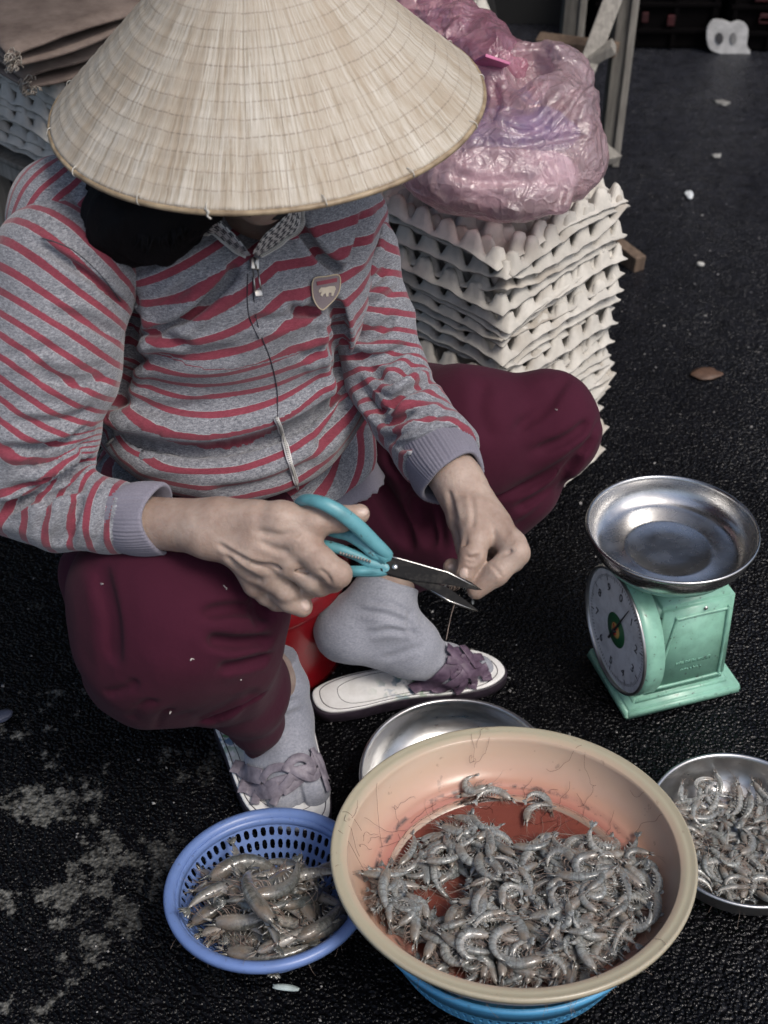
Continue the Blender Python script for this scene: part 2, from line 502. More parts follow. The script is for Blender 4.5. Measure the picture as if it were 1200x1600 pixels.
def build_basin():
    R, H, rb = BAS_R, BAS_H, .136
    ins = [(0, 0), (.03, 0), (.06, 0), (.09, 0), (.118, .0), (.131, .0), (.1325, .0022), (.135, .0045), (.141, .0052), (.1445, .0065), (.1460, .0085)]
    for k in range(1, 13):
        a = k / 12; ins.append((.146 + (.1725 - .146) * (math.sin(a * math.pi / 2)) ** .9, .0085 + (H - .012) * (1 - math.cos(a * math.pi / 2)) ** .8))
    ins += [(.1735, H - .003), (.177, H - .0008), (.181, H), (.1845, H - .0003), (.1868, H + .0012), (.189, H + .0008), (.190, H - .0015), (.1895, H - .005), (.186, H - .006)]
    out = [(.180, H - .008), (.176, H - .02), (.166, H - .038), (.156, .008), (.149, .000), (.140, -.003), (0, -.004)]
    prof = ins + out; n = 128
    V, F = lathe(prof, n)
    rad = np.hypot(V[:, 0], V[:, 1]) / R
    a = np.arctan2(V[:, 1], V[:, 0])
    V[:, 2] += .0012 * np.sin(2 * a + 1) * rad ** 3
    V[:, 2] -= H
    o = put(mk(V @ BAS_M.T + BAS_C, F, attrs={'rad': rad}), 'plastic_basin', m_basin())
    tag(o, 'large round plastic basin, cream rim and red bottom, heaped with shrimp', 'basin')
    return o
build_basin()
def perforated(prof_fn, rows, cols, t0, t1, hole=.62, th=.0022, n0=0):
    """surface of revolution with an oval hole in every cell; prof_fn(t)->(r,z)"""
    V = []; F = []
    def pt(u, t):
        r, z = prof_fn(t); a = u * 2 * math.pi
        return (r * math.cos(a), r * math.sin(a), z)
    cell = {}
    def vid(u, t):
        u = u % 1.0
        k = (round(u * cols * 8) % (cols * 8), round(t * 1e5))
        if k not in cell: cell[k] = len(V); V.append(pt(u, t))
        return cell[k]
    dt = (t1 - t0) / rows; du = 1 / cols
    for i in range(rows):
        for j in range(cols):
            uc, tc = (j + .5) * du, t0 + (i + .5) * dt
            out = [(-.5, -.5), (0, -.5), (.5, -.5), (.5, 0), (.5, .5), (0, .5), (-.5, .5), (-.5, 0)]
            O = [vid(uc + a * du, tc + b * dt) for a, b in out]
            I = []
            for a, b in out:
                ang = math.atan2(b, a); q = 2.6
                c, s = math.cos(ang), math.sin(ang); k = (abs(c) ** q + abs(s) ** q) ** (-1 / q)
                V.append(pt(uc + c * k * .5 * hole * du, tc + s * k * .5 * .78 * dt)); I.append(len(V) - 1)
            for k in range(8):
                F.append([O[k], O[(k + 1) % 8], I[(k + 1) % 8], I[k]])
    return V, F
def solid(o, th, off=1):
    m = o.modifiers.new('Solidify', 'SOLIDIFY'); m.thickness = th; m.offset = off
    return o
def plastic(name, c, rough=.35, dirt=.25):
    t = NT(name); v = t.obj()
    n = t.ramp(t.noise(v, 35, 5, .65), [(.45, 0.0), (.75, 1.0)])
    c1 = t.mix(t.math('MULTIPLY', n, dirt), c, tuple(x * .45 for x in c))
    sp = t.ramp(t.noise(v, 160, 2, .5), [(.66, 0.0), (.72, .6)])
    t.col(t.mix(t.math('MULTIPLY', sp, dirt * 2), c1, (.05, .05, .05)))
    t.rough(rough); t.nrm(t.bump(t.noise(v, 120, 3), .1, .001))
    t.b.inputs['Subsurface Weight'].default_value = .08; t.b.inputs['Subsurface Radius'].default_value = (.004, .004, .006)
    return t.m
M_BLUE = plastic("periwinkle_plastic", (.13, .205, .43))
M_CYAN = plastic("sky_blue_plastic", (.08, .30, .52))
BSK_C = np.array([-.1177, .756, .1527]); BSK_R = .107
# same rim outline in the picture, a little larger and lower
_k = (CAM_H - .085) / (CAM_H - .1527)
BSK_C = _co + (BSK_C - _co) * _k; BSK_R *= _k
BSK_M = frame(np.array([-.042, .145, 1.0])); BSK_H = .068
def build_basket():
    R = BSK_R; H = BSK_H
    def pf(t): return (R - .012 - .038 * t ** 1.15, -.004 - (H - .004) * t)
    root = None
    V, F = lathe([(R - .013, -.005), (R - .0115, .000), (R - .007, .0022), (R - .002, .001), (R, -.0025), (R - .001, -.008), (R - .0035, -.010), (R - .004, -.006), (R - .0105, -.005)], 96)
    base = empty('plastic_basket', BSK_C, Matrix(BSK_M.tolist()).to_euler())
    tag(base, 'periwinkle blue perforated plastic basket holding large shrimp', 'basket')
    put(mk(V, F), 'rim', M_BLUE, base)
    V, F = perforated(pf, 4, 60, .12, .93, hole=.66)
    solid(put(mk(V, F, False), 'wall', M_BLUE, base), .002)
    V, F = lathe([pf(.0), pf(.06), pf(.12)], 120)
    solid(put(mk(V, F), 'collar', M_BLUE, base), .002)
    r0, z0 = pf(.93)
    V, F = lathe([(r0, z0), (r0 - .001, z0 - .004), (r0 - .006, -H), (.03, -H), (.0001, -H)], 120)
    solid(put(mk(V, F), 'bottom', M_BLUE, base), .002)
build_basket()
def build_colander():
    # blue colander the basin rests on
    R = .142; c = BAS_C - BAS_M[:, 2] * .064 + np.array([-.0, .000, 0])
    base = empty('colander', c, Matrix(BAS_M.tolist()).to_euler())
    tag(base, 'sky blue slotted plastic colander underneath the big basin', 'colander')
    H = .062
    def pf(t): return (R + .008 - .022 * t ** 1.2, -.004 - (H - .004) * t)
    V, F = lathe([(R + .006, -.012), (R + .008, .0), (R + .010, .002), (R + .013, .000), (R + .013, -.004), (R + .011, -.006)], 96)
    put(mk(V, F), 'rim', M_CYAN, base)
    V, F = lathe([pf(0), pf(.2), pf(.5)], 100)
    solid(put(mk(V, F), 'band', M_CYAN, base), .002)
    V, F = perforated(pf, 2, 100, .5, .98, hole=.5)
    solid(put(mk(V, F, False), 'wall', M_CYAN, base), .002)
    r0, z0 = pf(.98)
    V, F = lathe([(r0, z0), (r0 - .006, -H), (.0001, -H)], 100)
    solid(put(mk(V, F), 'bottom', M_CYAN, base), .002)
build_colander()
# ------------------------------------------------------------------ shrimp
def m_shrimp(name, c1, c2, c3):
    t = NT(name); v = t.obj(); oi = t.n("ObjectInfo"); s = t.attr('seg'); sh = t.attr('belly')
    rc = t.mix(oi.outputs['Random'], c1, c2)
    n = t.noise(v, 260, 4, .7)
    dots = t.ramp(t.voro(v, 900), [(.25, .7), (.42, .0)])
    c = t.mix(t.ramp(n, [(.35, .0), (.66, .9)]), rc, c3)
    c = t.mix(t.math('MULTIPLY', dots, .6), c, (.06, .06, .055))
    band = t.math('PINGPONG', s, .5)
    c = t.mix(t.ramp(band, [(.0, .62), (.16, .0)]), c, (.05, .045, .04))
    c = t.mix(t.math('MULTIPLY', sh, .45), c, (.50, .47, .43))
    c = t.mix(t.math('MULTIPLY', t.attr('head'), t.ramp(t.noise(v, 90, 2), [(.35, .15), (.65, .75)])), c, (.15, .115, .085))
    big = t.ramp(t.noise(t.obj((1, 1, 1)), 45, 2), [(.5, 0.0), (.7, .5)])
    c = t.mix(t.math('MULTIPLY', big, .35), c, (.30, .24, .18))
    t.col(c).rough(.38)
    t.b.inputs['Coat Weight'].default_value = 1.0; t.b.inputs['Coat Roughness'].default_value = .06; t.b.inputs['Specular IOR Level'].default_value = .3
    t.b.inputs['Subsurface Weight'].default_value = .25; t.b.inputs['Subsurface Radius'].default_value = (.004, .003, .002)
    t.b.inputs['Subsurface Scale'].default_value = 1.0
    t.nrm(t.bump(t.noise(v, 300, 4, .7), .6, .0010)); t.l(t.bump(t.noise(v, 120, 3, .6), .35, .0012), t.b.inputs['Coat Normal'])
    t.b.inputs['Transmission Weight'].default_value = .0
    return t.m
M_SHR = m_shrimp("grey_shrimp", (.38, .395, .375), (.185, .205, .208), (.095, .10, .098))
M_SHRB = m_shrimp("olive_grey_shrimp", (.22, .215, .19), (.070, .088, .092), (.028, .03, .028))
M_EYE = simple("shrimp_eye", (.01, .01, .01), .1)
M_HAIR = simple("shrimp_feelers", (.30, .24, .20), .4, dark=(.15, .1, .08))
def shrimp_mesh(seed, L, bend, big=False):
    """a shrimp on its side, curled in XY, centred; returns mesh and footprint samples"""
    r = random.Random(seed); mb = MB()
    nseg = 30; n = 10
    # centreline: straight carapace, curved abdomen
    pts = []; a = r.uniform(-.1, .1); x = y = 0.0; ds = L / nseg
    angs = []
    for i in range(nseg + 1):
        t = i / nseg
        pts.append((x, y, 0)); angs.append(a)
        k = 0 if t < .30 else bend / .62 * (1 if t < .92 else .2)
        a -= k / nseg
        x += ds * math.cos(a); y += ds * math.sin(a)
    pts = np.array(pts); tt = np.linspace(0, 1, nseg + 1)
    R = L * np.interp(tt, [0, .05, .16, .28, .36, .5, .7, .85, .93, 1], [.018, .058, .088, .094, .088, .084, .066, .044, .03, .012])
    ab = np.clip((tt - .33) / .6, 0, 1) * 6
    R = R * (1.13 if big else 1.02) * (1 + .07 * np.where((tt > .33) & (tt < .94), np.sin((ab % 1) * math.pi) - .5, 0))
    V, F = tube(pts, R, n, flat=.78, up=(0, 0, 1))
    side = np.tile(np.cos(np.linspace(0, 2 * math.pi, n, endpoint=False)), nseg + 1)
    seg = np.repeat(np.where(tt > .33, ab + .0, .5), n)
    if L: seg = np.repeat(np.where(tt > .33, ab, np.where(tt > .3, 0.03, .5)), n)
    # which side is the belly: the inside of the curl (right of travel: -normal)
    T = np.gradient(pts, axis=0); T /= np.linalg.norm(T, axis=1)[:, None]
    Nn = np.stack([T[:, 1], -T[:, 0], 0 * T[:, 0]], -1)       # points to the inside of the curl
    Vb = V - np.repeat(pts, n, 0); inn = (Vb * np.repeat(Nn, n, 0)).sum(1) / np.repeat(R, n)
    mb.add(V, F, 0, seg=seg, belly=np.clip(inn, 0, 1), head=np.repeat(np.clip((.33 - tt) / .06, 0, 1), n))
    # tail fan
    e = pts[-1]; d = T[-1]; w = Nn[-1]
    for k in (-2, -1, 0, 1, 2):
        q = d * math.cos(k * .32) + np.array([0, 0, 1]) * math.sin(k * .32) * .5 + w * math.sin(k * .3) * .8
        q /= np.linalg.norm(q); l = L * (.13 if k else .10); s = np.cross(q, [0, 0, 1.0]); s /= np.linalg.norm(s) + 1e-9
        V = [e - d * L * .02 - s * .006 * L, e - d * L * .02 + s * .006 * L, e + q * l * .55 + s * .026 * L, e + q * l + s * .008 * L, e + q * l - s * .008 * L, e + q * l * .55 - s * .026 * L]
        V = np.array(V); V2 = V + np.array([0, 0, .003 * L])
        mb.add(np.concatenate([V, V2]), [[0, 1, 2, 5], [5, 2, 3, 4], [11, 8, 7, 6], [10, 9, 8, 11], [0, 6, 7, 1], [1, 7, 8, 2], [2, 8, 9, 3], [3, 9, 10, 4], [4, 10, 11, 5], [5, 11, 6, 0]], 0, seg=np.full(12, .5), belly=np.zeros(12))
    # swimmerets and walking legs on the inside
    for k in range(5):
        i = int(nseg * (.38 + k * .1)); b = pts[i] + Nn[i] * R[i] * .8
        for sz in (-1, 1):
            q = Nn[i] * .9 + T[i] * r.uniform(-.1, .7) + np.array([0, 0, sz * .35]); q /= np.linalg.norm(q)
            c = b + np.array([0, 0, sz * R[i] * .4]); l = L * .085
            V, F = tube([c, c + q * l * .5, c + q * l], [L * .012, L * .014, L * .003], 4, flat=.5)
            mb.add(V, F, 0, seg=np.full(len(V), .5), belly=np.full(len(V), .6))
    for k in range(5):
        i = int(nseg * (.12 + k * .05)); b = pts[i] + Nn[i] * R[i] * .8
        for sz in (-1, 1):
            q1 = Nn[i] * .8 + T[i] * r.uniform(-.9, .2) + np.array([0, 0, sz * .3]); q1 /= np.linalg.norm(q1)
            q2 = Nn[i] * .3 + T[i] * r.uniform(-1.0, -.3) + np.array([0, 0, sz * -.1]); q2 /= np.linalg.norm(q2)
            c = b + np.array([0, 0, sz * R[i] * .4]); l = L * r.uniform(.1, .15)
            V, F = tube([c, c + q1 * l * .6, c + q1 * l * .6 + q2 * l], [L * .007, L * .006, L * .0025], 3)
            mb.add(V, F, 1, seg=np.full(len(V), .5), belly=np.full(len(V), .5))
    # rostrum, eyes, feelers
    h = pts[0]; hd = -T[0]
    V, F = tube([h + T[0] * L * .06 - Nn[0] * L * .035, h + hd * L * .04 - Nn[0] * L * .04, h + hd * L * .13 - Nn[0] * L * .045], [L * .02, L * .012, L * .002], 5)
    mb.add(V, F, 0, seg=np.full(len(V), .5), belly=np.zeros(len(V)))
    for sz in (-1, 1):
        V, F = tube([h + T[0] * L * .03 + [0, 0, sz * L * .035], h + hd * L * .015 + np.array([0, 0, sz * L * .05])], [L * .012, L * .016], 6)
        mb.add(V, F, 2, seg=np.zeros(len(V)), belly=np.zeros(len(V)))
        # antennal scale
        V, F = tube([h, h + hd * L * .06 + Nn[0] * L * .02 + [0, 0, sz * L * .02], h + hd * L * .14 + Nn[0] * L * .03 + np.array([0, 0, sz * L * .02])], [L * .014, L * .02, L * .003], 5, flat=.4)
        mb.add(V, F, 0, seg=np.full(len(V), .5), belly=np.full(len(V), .5))
        for q in range(1):
            p = h + np.array([0, 0, sz * L * .01]); dd = hd.copy(); ps = [p]
            sw = r.uniform(-.22, .22); ll = L * r.uniform(.35, .8) / 7 * (.55 if big else 1)
            for s in range(7):
                ca, sa = math.cos(sw), math.sin(sw)
                dd = np.array([dd[0] * ca - dd[1] * sa, dd[0] * sa + dd[1] * ca, dd[2] + r.uniform(-.04, .07)]); dd /= np.linalg.norm(dd)
                p = p + dd * ll; ps.append(p)
            V, F = tube(ps, np.linspace(.00034, .00014, 8) * (1.3 if big else 1), 3)
            mb.add(V, F, 1, seg=np.full(len(V), .5), belly=np.zeros(len(V)))
    c = pts.mean(0)
    for V in mb.V: V -= c
    foot = pts[::3] - c
    return mb, foot, R[::3]
def make_variants(L, bends, mat, big=False, seed=0):
    out = []
    for i, b in enumerate(bends):
        mb, foot, R = shrimp_mesh(seed + i, L, b, big)
        me = mb.mesh(); [me.materials.append(m) for m in (mat, M_HAIR, M_EYE)]
        out.append((me, foot, R))
    return out
SH_SMALL = make_variants(.059, [.5, .9, 1.3, 1.7, 2.1, 2.6, 3.1, 1.1, 1.9, 2.4], M_SHR, seed=10)
SH_MID = make_variants(.050, [.5, .9, 1.3, 1.7, 2.1, 1.1, 2.4], M_SHR, seed=40)
SH_BIG = make_variants(.100, [.25, .6, .9, 1.3, .45, 1.7], M_SHRB, True, seed=80)
class Pile:
    """height raster in a dish's own frame: each shrimp settles on what already lies there"""
    def __init__(s, M, T, R, floor, res=.003):
        s.M, s.T, s.R, s.res = M, T, R, res
        s.n = int(2 * R / res) + 1
        g = (np.arange(s.n) - s.n / 2) * res
        X, Y = np.meshgrid(g, g, indexing='ij'); s.h = floor(np.hypot(X, Y)); s.g = g
    def H(s, x, y):
        i = min(max(int(x / s.res + s.n / 2), 0), s.n - 1); j = min(max(int(y / s.res + s.n / 2), 0), s.n - 1)
        return i, j
    def drop(s, var, x, y, yaw, flip, tilt=0.25, name='shrimp', scale=1.0, sink=.35, label='', cat='shrimp', group=''):
        me, foot, R = var
        c, sn_ = math.cos(yaw), math.sin(yaw); f = -1 if flip else 1
        fx = (foot[:, 0] * c - foot[:, 1] * f * sn_) * scale + x; fy = (foot[:, 0] * sn_ + foot[:, 1] * f * c) * scale + y
        if np.hypot(fx, fy).max() > s.R: return None
        hs = np.array([s.h[s.H(a, b)] for a, b in zip(fx, fy)])
        # fit a plane z = z0 + ax*(x-xc) + ay*(y-yc), limited slope, resting near the high spots
        xc, yc = fx.mean(), fy.mean(); A = np.stack([np.ones(len(fx)), fx - xc, fy - yc], 1)
        z0, ax, ay = np.linalg.lstsq(A, hs, rcond=None)[0]
        mg = math.hypot(ax, ay); lim = tilt * 1.6
        if mg > lim: ax *= lim / mg; ay *= lim / mg
        base = ax * (fx - xc) + ay * (fy - yc)
        lift = (hs - base); z0 = lift.max() * (1 - sink) + lift.mean() * sink
        rad = R * scale * .78
        zc = z0 + rad.max() * .75
        N = np.array([-ax, -ay, 1.0]); N /= np.linalg.norm(N)
        Lm = frame(N, (c, sn_, 0)); roll = rnd.uniform(-.5, .5)
        if flip: Lm = Lm @ np.diag([1, -1, -1.0])
        cr, sr = math.cos(roll), math.sin(roll)
        Lm = Lm @ np.array([[1, 0, 0], [0, cr, -sr], [0, sr, cr]])
        W = s.M @ Lm
        o = bpy.data.objects.new(name, me); COL.objects.link(o)
        pos = s.M @ np.array([x, y, zc]) + s.T
        Mw = Matrix(W.tolist()).to_4x4(); Mw = Matrix.Translation(Vector(pos)) @ Mw @ Matrix.Scale(scale, 4)
        o.matrix_world = Mw
        tag(o, label, cat, group)
        # raise the raster under the body
        for a, b, q, bz in zip(fx, fy, rad, base):
            i, j = s.H(a, b); k = max(1, int(q / s.res + .5))
            top = z0 + bz + q * 1.25
            i0, i1, j0, j1 = max(i - k, 0), i + k + 1, max(j - k, 0), j + k + 1
            s.h[i0:i1, j0:j1] = np.maximum(s.h[i0:i1, j0:j1], top)
        return o
def underlay(pl, variants, n, gen, label, mat, seed):
    r = random.Random(seed); mb = MB(); k = 0; c = 0
    while c < n and k < n * 6:
        k += 1; q = gen(r)
        if q is None: continue
        x, y = q; var = r.choice(variants); me, foot, R = var
        keep = len(COL.objects)
        o = pl.drop(var, x, y, r.uniform(0, 6.283), r.random() < .5, scale=r.uniform(.7, 1.05), sink=.7, tilt=.12, name='tmp')
        if o is None: continue
        nv = len(me.vertices); V = np.empty(nv * 3); me.vertices.foreach_get('co', V); V = V.reshape(-1, 3)
        M = np.array(o.matrix_world); V = V @ M[:3, :3].T + M[:3, 3]
        a = np.empty(nv); me.attributes['seg'].data.foreach_get('value', a); b = np.empty(nv); me.attributes['belly'].data.foreach_get('value', b)
        mb.V.append(V); 
        mb.F += [[i + mb.n for i in p.vertices] for p in me.polygons]; mb.M += [p.material_index for p in me.polygons]
        mb.A.setdefault('seg', []).append(a); mb.A.setdefault('belly', []).append(b); mb.n += nv
        bpy.data.objects.remove(o); c += 1
    o = mb.build('shrimp_mass', [mat, M_HAIR, M_EYE]); tag(o, label, 'shrimp mass', kind='stuff')
def fill_basin():
    fl = lambda r: np.where(r > .131, -BAS_H + .006 + np.clip(r - .146, 0, 1) * 2.0, -BAS_H + .0005)
    pl = Pile(BAS_M, BAS_C, .158, fl)
    r = random.Random(11)
    lab = 'small raw grey shrimp in the heap in the big basin'
    Mi = BAS_M.T
    def loc(px, py):        # point on the basin floor under a place in the photograph
        d = _cf + _cr * (px - 600) / FPX - _cu * (py - 800) / FPX; n = BAS_M[:, 2]
        c = BAS_C - n * (BAS_H - .010)
        q = _co + d * (((c - _co) @ n) / (d @ n)); q = Mi @ (q - BAS_C); return q[0], q[1]
    # outline of the heap, and two bare patches of basin floor
    heap = [loc(*p) for p in [(585, 1400), (610, 1372), (650, 1350), (700, 1308), (752, 1300), (800, 1335), (850, 1332), (905, 1318), (960, 1330), (1010, 1352), (1038, 1395), (1030, 1440), (985, 1490), (930, 1515), (850, 1535), (750, 1530), (690, 1500), (625, 1455)]]
    bare = [loc(*p) + (q,) for p, q in [((690, 1405), .024), ((655, 1395), .018), ((715, 1412), .014)]]
    def inside(x, y, poly):
        c = False; j = len(poly) - 1
        for i in range(len(poly)):
            xi, yi = poly[i]; xj, yj = poly[j]
            if (yi > y) != (yj > y) and x < (xj - xi) * (y - yi) / (yj - yi) + xi: c = not c
            j = i
        return c
    def gen(r):
        x, y = r.uniform(-.15, .15), r.uniform(-.15, .15)
        if not inside(x, y, heap) or any(math.hypot(x - a, y - b) < q * 1.25 for a, b, q in bare): return None
        return x, y
    underlay(pl, SH_SMALL, 250, gen, 'shrimp lying beneath the others in the heap in the basin', M_SHR, 5)
    n = 0; k = 0
    while n < 185 and k < 6000:
        k += 1
        x, y = r.uniform(-.15, .15), r.uniform(-.15, .15)
        if not inside(x, y, heap): continue
        if any(math.hypot(x - a, y - b) < q for a, b, q in bare): continue
        if n > 120 and r.random() < .5 and (y > .03): continue
        o = pl.drop(r.choice(SH_SMALL), x, y, r.uniform(0, 6.283), r.random() < .5, scale=r.uniform(.68, 1.12), sink=.62, tilt=.16, label=lab, group='shrimp heaped in the big basin')
        if o: n += 1
    wv, wf = lathe([(.0001, -BAS_H + .0045), (.06, -BAS_H + .0045), (.120, -BAS_H + .0045), (.1330, -BAS_H + .0046), (.1338, -BAS_H + .0038)], 96)
    t = NT("murky_water"); t.t.nodes.remove(t.b); tr = t.n("BsdfTransparent"); tr.inputs[0].default_value = (.80, .70, .66, 1); g = t.n("BsdfGlossy"); g.inputs['Roughness'].default_value = .04
    bb = t.bump(t.noise(t.obj(), 50, 3), .25, .002); t.l(bb, g.inputs['Normal']); fr = t.n("Fresnel"); fr.inputs[0].default_value = 1.33; m = t.n("MixShader"); t.l(t.math('ADD', fr.outputs[0], .02), m.inputs[0]); t.l(tr.outputs[0], m.inputs[1]); t.l(g.outputs[0], m.inputs[2]); t.l(m.outputs[0], t.o.inputs[0])
    o = put(mk(wv @ BAS_M.T + BAS_C, wf), 'water', t.m); tag(o, 'shallow murky water on the floor of the big basin', 'water', kind='stuff')
    lone = [((752, 1236), .3), ((770, 1240), 2.4), ((738, 1233), 3.4), ((845, 1246), 1.7), ((858, 1238), 4.5), ((578, 1360), 1.4), ((835, 1262), 1.5), ((640, 1330), .8)]
    where = ['at the back of the basin floor, curled tightly', 'at the back of the basin floor, tail raised', 'at the back left of the basin floor', 'right of centre at the back of the basin floor', 'beside another one at the back right of the basin floor', 'against the left wall of the basin', 'just behind the heap at the basin centre', 'on bare red floor near the left of the basin']
    for i, (p, yaw) in enumerate(lone):
        x, y = loc(*p)
        pl.drop(SH_SMALL[(i * 3) % 10], x, y, yaw, i % 2, scale=.85, label='stray shrimp ' + where[i], group='stray shrimp on the basin floor')
fill_basin()
def fill_bowl():
    fl = lambda r: .002 + np.clip(r - .065, 0, 1) * .9
    pl = Pile(I3, RBOWL, .096, fl); r = random.Random(21); n = 0
    def gen(r):
        a = r.uniform(0, 6.28); q = .08 * math.sqrt(r.random()); return q * math.cos(a), q * math.sin(a)
    underlay(pl, SH_MID, 90, gen, 'shrimp lying beneath the others in the right steel bowl', M_SHR, 6)
    while n < 60:
        a = r.uniform(0, 6.28); q = .088 * math.sqrt(r.random())
        o = pl.drop(r.choice(SH_MID), q * math.cos(a), q * math.sin(a), r.uniform(0, 6.283), r.random() < .5, scale=r.uniform(.75, 1.12), sink=.6, tilt=.16, label='small raw grey shrimp piled in the steel bowl at the right edge', group='shrimp in the right steel bowl')
        n += 1
fill_bowl()
def fill_basket():
    fl = lambda r: -BSK_H + .006 + np.clip(r - .062, 0, 1) * 1.6
    pl = Pile(BSK_M, BSK_C, BSK_R * .86, fl); r = random.Random(33); n = 0; k = 0
    while n < 54 and k < 5000:
        k += 1
        a = r.uniform(0, 6.28); q = .068 * math.sqrt(r.random())
        x, y = q * math.cos(a) + .008, q * math.sin(a) - .020
        if n > 20 and y > .032: continue
        o = pl.drop(r.choice(SH_BIG), x, y, r.gauss(.0, .9) + (math.pi if r.random() < .5 else 0), r.random() < .5, scale=r.uniform(.70, 1.0), tilt=.22, sink=.62, label='large raw grey-brown shrimp in the blue basket', group='large shrimp in the blue basket')
        if o: n += 1
fill_basket()
def feelers():
    """loose feelers stuck to the basin wall and rim"""
    r = random.Random(4); mb = MB()
    for k in range(46):
        a = r.uniform(.3, 3.3) if k < 34 else r.uniform(0, 6.28); q = r.uniform(.60, .98)
        ps = []; da = r.uniform(-.10, .10); dq = r.uniform(-.05, .05)
        for s in range(9):
            a += da * .35 + r.uniform(-.02, .02); q = min(.985, max(.5, q + dq * .35)); dq += r.uniform(-.03, .03)
            rr = q * BAS_R
            z = np.interp(rr, [0, .131, .135, .146, .155, .165, .1725, .181, .19], [-BAS_H, -BAS_H, -BAS_H + .0045, -BAS_H + .0085, -BAS_H + .018, -BAS_H + .038, -.004, .0, 0]) + .0012
            ps.append(BAS_M @ np.array([rr * math.cos(a), rr * math.sin(a), z]) + BAS_C)
        V, F = tube(spline(ps, 24), .00020, 3); mb.add(V, F)
    o = mb.build('shrimp_feelers', simple("loose_feelers", (.10, .05, .04), .5)); tag(o, 'hair-thin dark shrimp feelers stuck to the basin wall', 'feelers', kind='stuff')
feelers()
